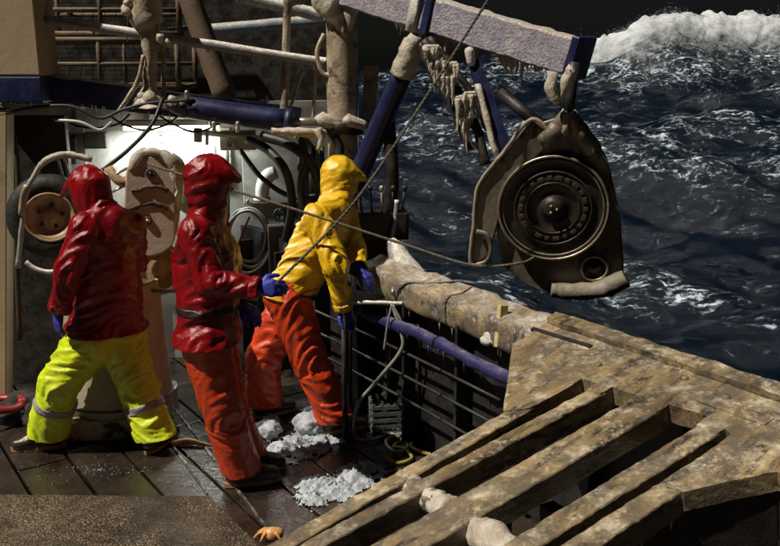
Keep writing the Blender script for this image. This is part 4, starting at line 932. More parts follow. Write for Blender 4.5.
mb = MB(); mb.tube([at(198, 128, 6.2), at(198, 142, 6.2)], 0.03, 12); mk('valve', mb, M['base'], t)
mb = MB(); mb.tube([at(207, 130, 6.2), at(207, 145, 6.2)], 0.012, 8); mk('pipe', mb, M['whitepipe'], t)
mb = MB(); mb.box(at(238, 140, 6.4), (1, .15, 0), (-.15, 1, 0), UP, 0.13, 0.05, 0.07)
t = thing('junction_box', 'grey junction box hanging below the navy cylinder', 'box', at(238, 148, 6.4)); mk('case', mb, M['whitepipe'], t, smooth=False, bevel=0.008)
mb = MB(); mb.torus(at(230, 143, 6.33), (0, -1, 0), 0.028, 0.009, seg=18); mk('gland_ring', mb, M['rod'], t)
t = thing('pipe_rack', 'rack of dark pipes and valve wheels on the bulkhead', 'pipes', at(255, 260, 6.55))
for px, r_ in ((214, .016), (226, .022), (300, .02), (312, .03), (322, .018)):
    mb = MB(); mb.tube([at(px, 146, 6.60), at(px+1, 220, 6.58), at(px-2, 330, 6.55)], r_, 10, 5); mk('pipe', mb, M['grime'] if px < 250 else M['dark'], t)
for px, py in ((226, 182), (304, 168), (280, 215)):
    mb = MB(); c_ = at(px, py, 6.42); mb.torus(c_, (0, -1, 0.1), 0.045, 0.008, seg=20, sides=6)
    for k_ in range(4): mb.tube([c_, c_ + V(math.cos(k_*1.571)*.045, 0, math.sin(k_*1.571)*.045)], 0.006, 6)
    mb.tube([c_, c_+V(0, .16, 0)], 0.01, 6); mk('valve_wheel', mb, M['redhose'] if px == 226 else M['dark'], t)
for px, py, w_, h_ in ((60, 150, .12, .10), (96, 140, .08, .06), (290, 250, .16, .20), (215, 255, .12, .16)):
    mb = MB(); mb.box(at(px, py, 6.45), (1, .18, 0), (-.18, 1, 0), UP, w_, .05, h_); mk('box_cover', mb, M['grime'], t, smooth=False, bevel=0.01)
for k_ in range(3):
    x0 = 60 + k_*50; mb = MB(); mb.tube([at(x0, 116, 6.2), at(x0+15, 125, 6.18), at(x0+36, 128+k_*2, 6.15), at(x0+58, 124, 6.18), at(x0+70, 114, 6.2)], 0.008, 6, 6); mk('cable', mb, M['rubber'], t)
# black hoses under the gantry
HS = [(((248, 140, 6.2), (268, 150, 6.1), (286, 172, 6.0), (292, 205, 6.1), (286, 240, 6.2)), .032, 'black hose drooping farthest left under the crane mast'),
      (((262, 136, 6.1), (290, 145, 6.0), (312, 165, 5.95), (322, 200, 6.0)), .036, 'thick black hose arching behind the yellow hood'),
      (((300, 135, 6.0), (306, 160, 5.95), (300, 190, 5.95), (310, 230, 6.0)), .026, 'black hose hanging straight below the rod'),
      (((330, 130, 5.9), (340, 150, 5.9), (330, 175, 5.9), (318, 215, 5.95)), .030, 'black hose looping from the mast collar'),
      (((240, 150, 6.3), (262, 178, 6.2), (290, 196, 6.15), (318, 196, 6.1)), .018, 'thin black hose sagging in front of the bulkhead')]
for pts, r_, lb in HS:
    mb = MB(); mb.tube([at(*p) for p in pts], r_, 10, 8); tag(mk('hydraulic_hose', mb, M['rubber']), lb, 'hose')
mb = MB(); mb.tube([at(163, 98, 5.7), at(152, 124, 5.6), at(128, 150, 5.5), at(100, 172, 5.45)], 0.014, 8, 8)
tag(mk('dangling_cable', mb, M['rubber']), 'black cable slanting down from the davit column to the coiler', 'cable')
mb = MB(); mb.tube([at(0, 115, 5.7), at(30, 108, 5.7), at(70, 106, 5.7), at(100, 118, 5.7), at(122, 110, 5.72), at(150, 103, 5.74), at(190, 100, 5.75)], 0.011, 8, 8)
tag(mk('sagging_cable', mb, M['rubber']), 'black cable sagging along the navy edge of the upper deck', 'cable')
mb = MB(); mb.tube([at(55, 120, 5.72), at(80, 122, 5.7), at(100, 130, 5.7), at(112, 122, 5.7)], 0.010, 8, 6)
tag(mk('white_cable', mb, M['whitepipe']), 'white cable end curling below the davit column', 'cable')

# dark machinery in the corner by the mast: control stand with levers
sx = at(385, 230, 5.75)
t = thing('control_stand', 'black hydraulic control stand with levers beside the gunwale', 'control stand', V(sx.x, 5.75, 0))
mb = MB(); mb.box(V(sx.x-0.05, 5.8, 0.6), (1, .1, 0), (-.1, 1, 0), UP, 0.13, 0.12, 0.6); mk('pedestal', mb, M['dark'], t, smooth=False, bevel=0.01)
mb = MB(); mb.box(V(sx.x-0.02, 5.72, 1.28), (1, .1, 0), (-.1, 1, 0), UP, 0.17, 0.09, 0.09); mk('valve_bank', mb, M['dark'], t, smooth=False, bevel=0.008)
for i in range(5):
    mb = MB(); p = V(sx.x-0.15+i*0.065, 5.66, 1.36); mb.tube([p, p+V(0.01*i-.02, -0.03, 0.16)], 0.008, 8); mb.hull([(p+V(0.01*i-.02, -0.03, 0.17), .017), (p+V(0.01*i-.02, -0.03, 0.18), .017)]); mk('lever', mb, M['rod'] if i == 2 else M['dark'], t)
mb = MB(); mb.tube([V(sx.x+.02, 5.75, 1.3), V(sx.x+.05, 5.7, 1.6), V(sx.x+.02, 5.75, 2.0)], 0.045, 12, 5); mk('riser', mb, M['dark'], t)
mb = MB(); mb.tube([at(397, 200, 5.6), at(395, 222, 5.6), at(391, 250, 5.6), at(398, 285, 5.55)], 0.016, 8, 6); mk('pipe', mb, M['rail'], t)
# sorting table edge
t = thing('sorting_table', 'black topped sorting table with a pale metal edge by the gunwale', 'table', V(at(385, 300, 5.25).x, 5.3, 0))
a = at(338, 302, 5.10); b = at(424, 304, 5.02)
mb = MB(); mb.prism([(a.x, a.y), (b.x, b.y), (b.x-.14, b.y+.24), (a.x+.02, a.y+.32)], (0, 0, (a.z+b.z)/2-.018), (1, 0, 0), (0, 1, 0), (0, 0, .014)); mk('table_top', mb, M['dark'], t, smooth=False, bevel=0.004)
mb = MB(); mb.tube([a, a.lerp(b, .5), b], 0.013, 8, 6); mb.noisy(0.004, 20, 2); mk('edge_bar', mb, M['rail'], t)
for q_, o_ in ((.06, .03), (.94, .03), (.10, .26), (.60, .22)):
    p = a.lerp(b, q_) + V(0, o_, -0.03); mb = MB(); mb.tube([p, V(p.x, p.y, 0)], 0.018, 8); mk('leg', mb, M['dark'], t)
for i in range(7):
    p = at(random.uniform(385, 420), random.uniform(295, 301), 5.08); mb = MB(); mb.tube([p, p+V(random.uniform(-.05, .05), .03, random.uniform(0.01, .05))], 0.011, 6); mk('clip', mb, M['rod'], t)

# ------------------------------------------------------------------ ropes in the air
def rope(name, pts, r, mm, label, n=24, cat='rope'):
    mb = MB(); C_ = catmull([Vector(p) for p in pts], n)
    if cat != 'rope' or r < 0.0072: mb.tube(C_, r, 8)
    else:
        L_ = sum((C_[i+1]-C_[i]).length for i in range(len(C_)-1)); m_ = int(L_/0.009); cum = [0]
        for i in range(len(C_)-1): cum.append(cum[-1]+(C_[i+1]-C_[i]).length)
        fine = []; k_ = 0
        for i in range(m_+1):
            d = L_*i/m_
            while k_ < len(C_)-2 and cum[k_+1] < d: k_ += 1
            fine.append(C_[k_].lerp(C_[k_+1], (d-cum[k_])/max(1e-9, cum[k_+1]-cum[k_])))
        for st in range(3):
            sp = []; e = (fine[1]-fine[0]).orthogonal().normalized()
            for i, p in enumerate(fine):
                tg = (fine[min(i+1, m_)]-fine[max(i-1, 0)]).normalized(); e = (e-tg*e.dot(tg)).normalized(); g = tg.cross(e); a_ = st*2.094 + L_*i/m_/0.075*6.283
                sp.append(p + (e*math.cos(a_)+g*math.sin(a_))*r*0.52)
            mb.tube(sp, r*0.56, 6)
    return tag(mk(name, mb, mm), label, cat)
gB = at(276, 284, 4.27)
rope('hauling_line', [at(497, -14, 4.72), at(400, 137, 4.60), at(346, 212, 4.45), gB], 0.0078, M['wire'], 'dark line running down from the boom to the hand of the crewman in red')
rope('pot_line', [at(148, 164, 5.20), at(300, 211, 4.98), at(400, 243, 4.90), at(472, 265, 4.84), at(520, 263, 4.86), at(538, 255, 4.95)], 0.0082, M['rope'], 'tight rope stretched from the coiler to the hauler block')

# ------------------------------------------------------------------ clutter on the deck
def gpt(px, py, z=0.0): return gz(px, py, z)
rope('grey_hose_line', [at(392, 304, 5.02), at(402, 335, 4.95), at(400, 352, 4.95), at(376, 382, 4.98), at(358, 405, 5.0), gpt(355, 436, .02), gpt(372, 440, .02), gpt(392, 434, .02), gpt(408, 446, .02), gpt(396, 452, .02), gpt(386, 442, .02), gpt(400, 434, .02), gpt(430, 440, .02)], 0.012, M['hose'], 'grey hose dropping from the table and curling on the deck', 10, 'hose')
rope('tied_strand', [at(392, 304, 5.01), at(388, 322, 4.99), at(384, 350, 4.99)], 0.007, M['hose'], 'short loose strand hanging from the table edge', 8, 'rope')
rope('tied_tail', [at(393, 305, 5.0), at(400, 318, 4.98), at(404, 327, 4.98)], 0.007, M['hose'], 'frayed end hanging right of the grey hose knot', 8, 'rope')
rope('yellow_rope', [gpt(385, 458, .015), gpt(398, 463, .015), gpt(412, 458, .015), gpt(404, 449, .015), gpt(394, 447, .02), gpt(402, 442, .02), gpt(416, 450, .015), gpt(432, 455, .015)], 0.011, M['yrope'], 'short yellow rope loop lying on the deck by the launcher', 10)

def crate(c, rot, w, d, h, label, mm):
    t = thing('crate', label, 'crate', c, 'crates by the bulwark'); ex = V(math.cos(rot), math.sin(rot), 0); ey = V(-ex.y, ex.x, 0)
    for sgn, e1, e2, hw, off in ((1, ex, ey, w/2, d/2), (-1, ex, ey, w/2, d/2), (1, ey, ex, d/2, w/2), (-1, ey, ex, d/2, w/2)):
        for i in range(5):
            mb = MB(); mb.box(c + e2*sgn*off + UP*(h*(i+0.5)/5), e1, e2, UP, hw, 0.006, h/5*0.28); mk('slat', mb, mm, t, smooth=False)
        for i in range(5):
            mb = MB(); mb.box(c + e2*sgn*(off-0.004) + e1*hw*(-0.92+i*0.46) + UP*h/2, e1, e2, UP, 0.010, 0.006, h/2); mk('upright', mb, mm, t, smooth=False)
    mb = MB(); mb.box(c+UP*0.01, ex, ey, UP, w/2-.01, d/2-.01, 0.01); mk('floor', mb, mm, t, smooth=False)
crate(gpt(386, 430), 0.15, 0.20, 0.20, 0.22, 'small pale plastic crate on deck beside the grey hose', M['crate'])
crate(gpt(415, 426), 0.45, 0.24, 0.2, 0.17, 'dark lattice crate right of the pale crate', M['grime'])

# crushed ice
def ice_patch(spots, n, smin, smax, label, hmax=0.07):
    mb = MB(); k_ = 0
    while k_ < n:
        px, py, rx, ry = random.choice(spots); a_ = random.uniform(0, 6.28); rr = abs(random.gauss(0, 0.52))
        if rr > 1.5: continue
        x = px + math.cos(a_)*rr*rx; y = py + math.sin(a_)*rr*ry
        p = gpt(x, y); h = max(0, 1-rr)**1.1*hmax*random.random() + 0.003
        if noise.noise(Vector((p.x*9, p.y*9, 1))) < -0.12 and rr > 0.4: k_ += 1; continue
        s = random.uniform(smin, smax)*(1 if rr < 1 else 0.6); Mx = Matrix.Rotation(random.uniform(0, 6.28), 3, Vector((random.random(), random.random(), random.random()+.1)).normalized())
        vs = [p + UP*h + Mx @ Vector((v.x*s, v.y*s*random.uniform(.6, 1), v.z*s*random.uniform(.4, .9))) for v in ICO1V]
        mb.add(vs, ICO1F); k_ += 1
    if hmax > 0:
        P0 = [gpt(x, y) for x, y, _, _ in spots]; x0 = min(p.x for p in P0)-.45; x1 = max(p.x for p in P0)+.45; y0 = min(p.y for p in P0)-.5; y1 = max(p.y for p in P0)+.5
        st = 0.009; nx_ = int((x1-x0)/st); ny_ = int((y1-y0)/st); base = len(mb.v); idx = {}; vs = []; fs = []
        G = [(p, gpt(x+rx, y).x-p.x, gpt(x, y-ry).y-p.y) for p, (x, y, rx, ry) in zip(P0, spots)]
        Hh = {}
        for j in range(ny_):
            for i in range(nx_):
                x = x0+i*st; y = y0+j*st; h = 0
                for p, ax_, ay_ in G: h = max(h, math.exp(-1.5*(((x-p.x)/ax_)**2 + ((y-p.y)/ay_)**2)))
                if h < 0.05: continue
                q = Vector((x, y, 0)); h = h*(0.62+0.5*noise.fractal(q*7, 0.8, 2, 4)) - 0.24 + 0.14*noise.fractal(q*22, 0.7, 2, 4)
                if h > 0: Hh[(i, j)] = h*hmax*1.25 + 0.020*noise.fractal(q*45, 0.7, 2, 4)*min(1, h*4) + 0.002
        for (i, j), h in Hh.items(): idx[(i, j)] = len(vs); vs.append(V(x0+i*st, y0+j*st, h))
        for (i, j) in Hh:
            k4 = [(i, j), (i+1, j), (i+1, j+1), (i, j+1)]
            if all(k_ in idx for k_ in k4): fs.append([idx[k_] for k_ in k4])
        mb.add(vs, fs)
    o = mk('crushed_ice', mb, M['crushed'], smooth=True, recalc=False); tag(o, label, 'ice', kind='stuff')
ice_patch([(300, 446, 44, 15), (285, 452, 30, 14), (322, 444, 26, 10)], 420, 0.002, 0.008, 'crushed ice scattered behind the orange trousers')
ice_patch([(330, 488, 40, 18), (316, 500, 26, 14), (362, 474, 34, 14), (350, 482, 34, 14)], 560, 0.002, 0.009, 'heap of crushed ice beside the launcher frame', 0.075)
ice_patch([(268, 424, 14, 10), (310, 418, 22, 12)], 160, 0.003, 0.009, 'crushed ice between the boots of the crew', 0.08)
ice_patch([(300, 470, 110, 36), (380, 450, 60, 16), (215, 470, 50, 30), (100, 470, 110, 18)], 520, 0.002, 0.005, 'tiny ice crumbs scattered over the wet deck', 0.0)
mb = MB(); mb.hull([(gpt(308, 418, .08), .08), (gpt(312, 424, .05), .07), (gpt(303, 424, .04), .05)]); mb.hull([(gpt(270, 426, .05), .05), (gpt(266, 430, .03), .05)]); 
def big_lump(c, s, label):
    bm = bmesh.new(); bmesh.ops.create_icosphere(bm, subdivisions=4, radius=1); bm.verts.index_update()
    mb = MB(); mb.add([c + Vector((v.co.x*s*1.1, v.co.y*s, v.co.z*s*0.85))*(1+0.35*noise.fractal(v.co*1.6+Vector((c.x*9, 0, 0)), 1, 2, 5)) for v in bm.verts], [[v.index for v in f.verts] for f in bm.faces]); bm.free()
    tag(mk('ice_block', mb, M['crushed']), label, 'ice', 'ice blocks on the deck')
big_lump(gpt(309, 424, .06), 0.095, 'rough ice block beside the boot of the yellow jacket')
big_lump(gpt(268, 430, .05), 0.075, 'smaller ice block behind the orange trousers')

# crab and a broken crab leg
c = gpt(271, 534, 0.03)
t = thing('crab', 'small tan crab lying beside the launcher frame', 'crab', c)
mb = MB(); mb.hull([(c, .036), (c+V(.035, .01, 0), .030), (c+V(-.025, .01, .004), .026)]); mb.noisy(0.006, 40, 3); mk('shell', mb, M['shell'], t)
for i, (dx, dy) in enumerate(((-.10, .03), (-.11, -.01), (-.08, .06), (.07, -.05), (.08, -.01), (.06, .05), (-.06, -.05))):
    mb = MB(); mb.tube([c, c+V(dx*.45, dy*.4, .012), c+V(dx*.8, dy*.8, -.02)], [0.013, 0.011, 0.004], 8, 4); mk('leg', mb, M['shell'], t)
p, q = gpt(172, 444, .015), gpt(212, 446, .015)
mb = MB(); mb.tube([p, p.lerp(q, .35)+V(0, .03, .01), p.lerp(q, .7)+V(0, .02, .005), q], [0.02, 0.024, 0.014, 0.008], 8, 5); mb.noisy(0.006, 30, 3)
tag(mk('broken_crab_limb', mb, M['shell']), 'broken orange crab leg on the planks between the crew', 'crab limb')
# red hose heap and black net at the left edge
t = thing('red_hose_heap', 'heap of red hose lying at the left edge of the deck', 'hose', gpt(5, 400))
for i, (py, rr) in enumerate(((398, .20), (392, .18), (386, .17))):
    c = gpt(-4, 404, .03+i*.05); mb = MB(); mb.tube([c+V(math.cos(a_)*rr, math.sin(a_)*rr*.7, .01*math.sin(3*a_)) for a_ in [2*math.pi*k_/24 for k_ in range(25)]], 0.028, 10); mk('hose_turn', mb, M['redhose'], t)
mb = MB(); c = gpt(22, 416, .0)
bm = bmesh.new(); bmesh.ops.create_icosphere(bm, subdivisions=4, radius=1); bm.verts.index_update()
mb.add([c + Vector((v.co.x*.22, v.co.y*.2, max(-.02, v.co.z*.15)))*(1+0.5*noise.fractal(v.co*2.2, 1, 2, 5)) for v in bm.verts], [[v.index for v in f.verts] for f in bm.faces]); bm.free()
tag(mk('net_heap', mb, M['net']), 'heap of dark wet netting beside the red hose', 'net')

# ------------------------------------------------------------------ crew
def remesh(mb, vox, smooth_it=6, fac=0.5):
    me = bpy.data.meshes.new('tmp'); me.from_pydata([tuple(p) for p in mb.v], [], mb.f); me.update()
    o = bpy.data.objects.new('tmp', me); col.objects.link(o)
    m = o.modifiers.new('r', 'REMESH'); m.mode = 'VOXEL'; m.voxel_size = vox
    s = o.modifiers.new('s', 'SMOOTH'); s.factor = fac; s.iterations = smooth_it
    dg = bpy.context.evaluated_depsgraph_get(); ev = o.evaluated_get(dg); e = ev.to_mesh()
    v = np.empty(len(e.vertices)*3, np.float64); e.vertices.foreach_get('co', v); v = v.reshape(-1, 3)
    nrm = np.empty(len(e.vertices)*3, np.float64); e.vertices.foreach_get('normal', nrm); nrm = nrm.reshape(-1, 3)
    f = [list(p.vertices) for p in e.polygons]
    ev.to_mesh_clear(); bpy.data.objects.remove(o); bpy.data.meshes.remove(me)
    return v, nrm, f
def folds(v, nrm, segs, amp, seed):
    """cloth folds that run across each limb and gather at the joints. segs: (p0, p1, radius, weight at p0, weight at p1, tilt)"""
    out = v.copy(); best = np.full(len(v), 1e9); S = np.zeros(len(v)); W = np.zeros(len(v)); PH = np.zeros(len(v)); ID = np.zeros(len(v), int)
    for i, (p0, p1, r, w0, w1, tilt) in enumerate(segs):
        a = np.array(p0); d = np.array(p1)-a; L = np.linalg.norm(d); d = d/L
        q = v-a; tt = np.clip(q @ d, 0, L); rad = q-np.outer(tt, d); dist = np.linalg.norm(rad, axis=1)/r
        e = np.cross(d, [0.3, 0.9, 0.1]); e /= np.linalg.norm(e); g = np.cross(d, e)
        ph = np.arctan2(rad @ g, rad @ e)
        sel = dist < best; best[sel] = dist[sel]; ID[sel] = i
        S[sel] = tt[sel]; PH[sel] = ph[sel]; x = tt[sel]/L; W[sel] = w0*(1-x)**1.6 + w1*x**1.6 + 0.28
    for i in range(len(v)):
        sg = segs[ID[i]]; ph = PH[i]
        c1, s1 = math.cos(ph), math.sin(ph)
        wob = noise.noise(Vector(v[i])*5+Vector((seed, 2, 0)))
        q = Vector((c1*0.70 + ID[i]*5.3 + seed, s1*0.70, S[i]*14.0 + sg[5]*(c1*1.3+s1*0.7) + wob*1.1))
        n1 = 1-2.6*abs(noise.noise(q))**0.85; n2 = 1-2.6*abs(noise.noise(Vector((q.x*1.5+7, q.y*1.5, q.z*2.3+3))))**0.85
        n3 = noise.noise(Vector(v[i])*6+Vector((seed, 0, 0)))
        out[i] += nrm[i]*amp*W[i]*(0.80*n1 + 0.32*n2 + 0.55*n3)
    return out
def slice_(v, f, planes):
    """clean straight cuts: planes = (point, outward axis, radius of the zone); what lies beyond is taken off"""
    bm = bmesh.new(); vv = [bm.verts.new(p) for p in v]
    for p in f: bm.faces.new([vv[i] for i in p])
    for co, ax, rad in planes:
        co = Vector(co); ax = Vector(ax)
        def inzone(p): q = p-co; x = q.dot(ax); return (q-ax*x).length < rad and x > -0.06
        fs = [fc for fc in bm.faces if inzone(fc.calc_center_median()) and abs((fc.calc_center_median()-co).dot(ax)) < 0.05]
        geom = list({e for fc in fs for e in fc.edges}) + list({x for fc in fs for x in fc.verts}) + fs
        bmesh.ops.bisect_plane(bm, geom=geom, plane_co=co, plane_no=ax)
        kill = [fc for fc in bm.faces if (fc.calc_center_median()-co).dot(ax) > 1e-4 and inzone(fc.calc_center_median())]
        bmesh.ops.delete(bm, geom=kill, context='FACES')
    # keep the biggest connected piece
    left = set(bm.faces); best = []
    while left:
        st = [left.pop()]; comp = [st[0]]
        while st:
            for e in st.pop().edges:
                for g in e.link_faces:
                    if g in left: left.discard(g); st.append(g); comp.append(g)
        if len(comp) > len(best): best = comp
    keep = set(best); bmesh.ops.delete(bm, geom=[fc for fc in bm.faces if fc not in keep], context='FACES')
    bmesh.ops.delete(bm, geom=[x for x in bm.verts if not x.link_faces], context='VERTS')
    bm.verts.index_update(); bm.verts.ensure_lookup_table()
    v2 = np.array([x.co for x in bm.verts]); f2 = [[x.index for x in fc.verts] for fc in bm.faces]; bm.free()
    return v2, f2
def relax_border(v, f, it=10):
    from collections import Counter
    c = Counter(tuple(sorted((p[i], p[(i+1) % len(p)]))) for p in f for i in range(len(p)))
    nb = {}
    for (a, b), k in c.items():
        if k == 1: nb.setdefault(a, []).append(b); nb.setdefault(b, []).append(a)
    for _ in range(it):
        new = {i: (v[i]*0.4 + 0.6*np.mean([v[j] for j in js], axis=0)) for i, js in nb.items() if len(js) == 2}
        for i, p in new.items(): v[i] = p
    return v
def np_mesh(name, v, f, mm, parent, thick=0.0, cut=None, sub=0):
    og = np.array(ORIG[parent.name])
    if cut is not None:
        cen = np.array([v[p].mean(axis=0) for p in f]); keep = ~cut(cen); f = [p for p, k_ in zip(f, keep) if k_]
        used = sorted(set(i for p in f for i in p)); mp = {u: i for i, u in enumerate(used)}; v = v[used].copy(); f = [[mp[i] for i in p] for p in f]
        v = relax_border(v, f)
    me = bpy.data.meshes.new(name); me.from_pydata((v-og).tolist(), [], f); me.update()
    me.polygons.foreach_set('use_smooth', [True]*len(me.polygons)); me.materials.append(mm)
    o = link_mesh(name, me, parent, ORIG[parent.name])
    if thick:
        s = o.modifiers.new('cloth', 'SOLIDIFY'); s.thickness = thick; s.offset = -1
    if sub:
        s = o.modifiers.new('sub', 'SUBSURF'); s.levels = sub; s.render_levels = sub
    return o
def ell(ax, ay, az, rx, ry, rz):
    m = Matrix((ax, ay, az)).transposed(); return m @ Matrix.Diagonal((rx, ry, rz))

def hand(wr, dirv, palm_n, L=0.185, curl=0.5, thumb=1):
    """glove: palm, four unequal bent fingers and a thumb leaving the side of the palm"""
    d = dirv.normalized(); pn = (palm_n - d*palm_n.dot(d)).normalized(); sd = d.cross(pn).normalized()*thumb
    mb = MB()
    mb.hull([(wr - d*0.05, .036), (wr + d*0.005, .031)])
    kn = [wr + d*(L*0.50 - 0.006*abs(i-1.2)) + sd*(0.033-0.022*i) for i in range(4)]
    mb.hull([(wr, .028), (wr + sd*.012, .024)] + [(k_, .0155) for k_ in kn])
    for i, k_ in enumerate(kn):
        fl = L*(0.42, 0.48, 0.45, 0.36)[i]; p = k_; dd = d
        rr = 0.0125 if i < 3 else 0.0110
        for s, seg in enumerate((0.45, 0.32, 0.25)):
            dd = (dd + pn*curl*(0.55+0.35*s)).normalized(); q = p + dd*fl*seg
            mb.hull([(p, rr), (q, rr*0.93)]); p = q; rr *= 0.93
    p = wr + d*0.03 + sd*0.025; q = p + (d*0.6 + sd*0.75 + pn*0.25).normalized()*0.048; r_ = q + (d*0.85 + sd*0.2 + pn*0.45).normalized()*0.038; s_ = r_ + (d + pn*0.6).normalized()*0.024
    mb.hull([(p, .019), (q, .0155)]); mb.hull([(q, .015), (r_, .0135)]); mb.hull([(r_, .0135), (s_, .011)])
    return mb

def boot(name, ank, toe, ground, parent):
    """rubber boot: shaft, vamp and heel over a tan sole"""
    d = Vector((toe.x-ank.x, toe.y-ank.y, 0)).normalized(); s = V(-d.y, d.x, 0); z = ground
    heel = V(ank.x, ank.y, z) - d*0.055; tp_ = heel + d*0.30
    mb = MB()
    mb.hull([(V(ank.x, ank.y, z+0.30), .062), (V(ank.x, ank.y, z+0.16), .060)])
    mb.hull([(V(ank.x, ank.y, z+0.17), .060), (heel+UP*0.065+d*.02, .055), (heel + d*0.13+UP*0.085, .05)])
    mb.hull([(heel+UP*0.06+d*.02, .05), (heel+d*0.14+UP*0.075+s*0.008, .048), (heel+d*.20+UP*.055+s*.018, .038), (heel+d*.20+UP*.055-s*.018, .038), (heel+d*0.25+UP*0.05+s*0.012, .036), (heel+d*.25+UP*.05-s*.012, .036)])
    v, nr, f = remesh(mb, 0.010, 4)
    v[:, 2] = np.maximum(v[:, 2], z+0.022)
    for i in range(len(v)): v[i] += nr[i]*0.004*noise.noise(Vector(v[i])*26)
    b = np_mesh(name, v, f, M['boot'], parent)
    out = []
    for i in range(28):
        a_ = 2*math.pi*i/28; x = math.cos(a_); y = math.sin(a_)
        wd_ = 0.052 if x > 0 else 0.046
        if -0.5 < x < 0.25: wd_ -= 0.004
        out.append((0.125 + x*0.165, y*wd_))
    mb = MB(); mb.prism(out, heel + UP*0.002, d, s, UP*0.030); mk('sole', mb, M['sole'], b, smooth=False, bevel=0.004)
    return b

def person(label, J, jm, tm, seed, face, hem_drop=0.10, hem_up=0.0, bands=False, jvox=0.0105, hood_peak=0.05, belt=None, coat_w=1.0, leg_w=1.0, leg_folds=0.012):
    g0 = V((J['ankL'].x+J['ankR'].x)/2, (J['ankL'].y+J['ankR'].y)/2, 0)
    t = thing('person', label, 'person', g0)
    face = face.normalized(); hd = J['head']
    pel = (J['hipL']+J['hipR'])/2; chest = (J['shL']+J['shR'])/2
    up_t = (chest-pel).normalized(); rt = (J['shR']-J['shL']).normalized(); fw = up_t.cross(rt)
    if fw.dot(face) < 0: fw = -fw
    hup = (hd-chest).normalized().lerp(UP, 0.6).normalized(); hup = (hup - face*hup.dot(face)).normalized(); hr = face.cross(hup).normalized()
    # body, one continuous skin under the clothes
    mb = MB()
    mb.hull([(hd + hup*0.03 - face*0.015, ell(hr, face, hup, .074, .092, .088)), (hd - hup*0.05 + face*0.015, ell(hr, face, hup, .060, .075, .06))])
    mb.hull([(hd - hup*0.095 + face*0.055, .030), (hd - hup*0.06 + face*0.03, .05)])
    mb.hull([(hd + face*0.088 + hup*0.012, .010), (hd + face*0.108 - hup*0.022, .015)])
    mb.hull([(hd + face*0.080 + hup*0.032 + hr*0.03, .012), (hd + face*0.080 + hup*0.032 - hr*0.03, .012)])
    mb.hull([(hd + face*0.086 - hup*0.055 + hr*0.018, .009), (hd + face*0.086 - hup*0.055 - hr*0.018, .009)])
    for s in (-1, 1): mb.hull([(hd + hr*0.078*s + hup*0.012, .012), (hd + hr*0.078*s - hup*0.02, .010)])
    mb.hull([(hd - hup*0.05 - face*0.01, .055), (chest + up_t*0.03, .06)])
    mb.hull([(J['shL'], .055), (J['shR'], .055), (chest - up_t*0.12 + fw*.03, .12)])
    mb.hull([(chest - up_t*0.12 + fw*.02, .12), (J['hipL'], .10), (J['hipR'], .10)])
    for sd in 'LR':
        sh, el, wr = J['sh'+sd], J['el'+sd], J['wr'+sd]; hp, kn, an = J['hip'+sd], J['knee'+sd], J['ank'+sd]
        hdv = (J['hand'+sd]-wr).normalized()
        mb.hull([(sh, .052), (el, .040)]); mb.hull([(el, .040), (wr, .028)]); mb.hull([(wr, .024), (wr + hdv*0.07, .022)])
        mb.hull([(hp, .085), (kn, .060)]); mb.hull([(kn, .058), (kn.lerp(an, .3), .058), (an, .04)]); 
        td = Vector((J['toe'+sd].x-an.x, J['toe'+sd].y-an.y, 0)).normalized(); mb.hull([(V(an.x, an.y, .075), .035), (V(an.x, an.y, .07)+td*.14, .025)])
        mb.hull([(an, .04), (V(an.x, an.y, .09), .038)])
    v, nr, f = remesh(mb, 0.012, 3); np_mesh('body', v, f, M['skin'], t)
    # trousers
    mb = MB(); segs = []
    mb.hull([(J['hipL']+up_t*.02, .14), (J['hipR']+up_t*.02, .14), (pel + up_t*0.24, .135)])
    mb.hull([(J['hipL']-UP*.03, .125), (J['hipR']-UP*.03, .125), (pel-UP*.06, .11)])
    for sd in 'LR':
        hp, kn, an = J['hip'+sd], J['knee'+sd], J['ank'+sd]; low = an + (an-kn).normalized()*0.10
        mb.hull([(hp, .132*leg_w), (kn, .108*leg_w)]); mb.hull([(kn, .108*leg_w), (low, .106*leg_w)])
        segs += [(hp, kn, .11, 0.9, 1.3, 1.2), (kn, low, .10, 1.2, 1.5, -0.8)]
    segs.append((pel+up_t*.2, pel, .16, .4, .6, 1.0))
    v, nr, f = remesh(mb, 0.0105, 10); v = folds(v, nr, segs, leg_folds, seed)
    v2, f2 = slice_(v, f, [(J['ank'+q_] + (J['ank'+q_]-J['knee'+q_]).normalized()*0.035, (J['ank'+q_]-J['knee'+q_]).normalized().lerp(-UP, .6).normalized(), 0.19) for q_ in 'LR'])
    tr = np_mesh('trousers', v2, f2, tm, t, thick=0.006)
    if bands:
        for sd in 'LR':
            kn, an = np.array(J['knee'+sd]), np.array(J['ank'+sd]); d_ = an-kn; L = np.linalg.norm(d_); d_ /= L
            q = v-kn; x = q @ d_; rad = np.linalg.norm(q-np.outer(x, d_), axis=1)
            vv = v + nr*0.0045
            for lo_, hi_, nm in ((0.40*L-0.02, 0.40*L+0.032, 'reflective_band'),):
                keep = lambda c: ~(((c-kn) @ d_ > lo_) & ((c-kn) @ d_ < hi_) & (np.linalg.norm((c-kn)-np.outer((c-kn) @ d_, d_), axis=1) < 0.16))
                np_mesh(nm, vv, f, M['reflect'], tr, thick=0.003, cut=keep)
    # jacket with hood
    mb = MB(); segs = []
    w = coat_w
    m1 = chest - up_t*0.16; hemc = pel - up_t*hem_drop
    wv = (J['hipR']-J['hipL']).normalized()
    mb.hull([(J['shL']-up_t*.01, .085), (J['shR']-up_t*.01, .085), (chest+up_t*0.04, .09), (m1 + fw*.055, .135*w), (m1 - fw*.05, .135*w)])
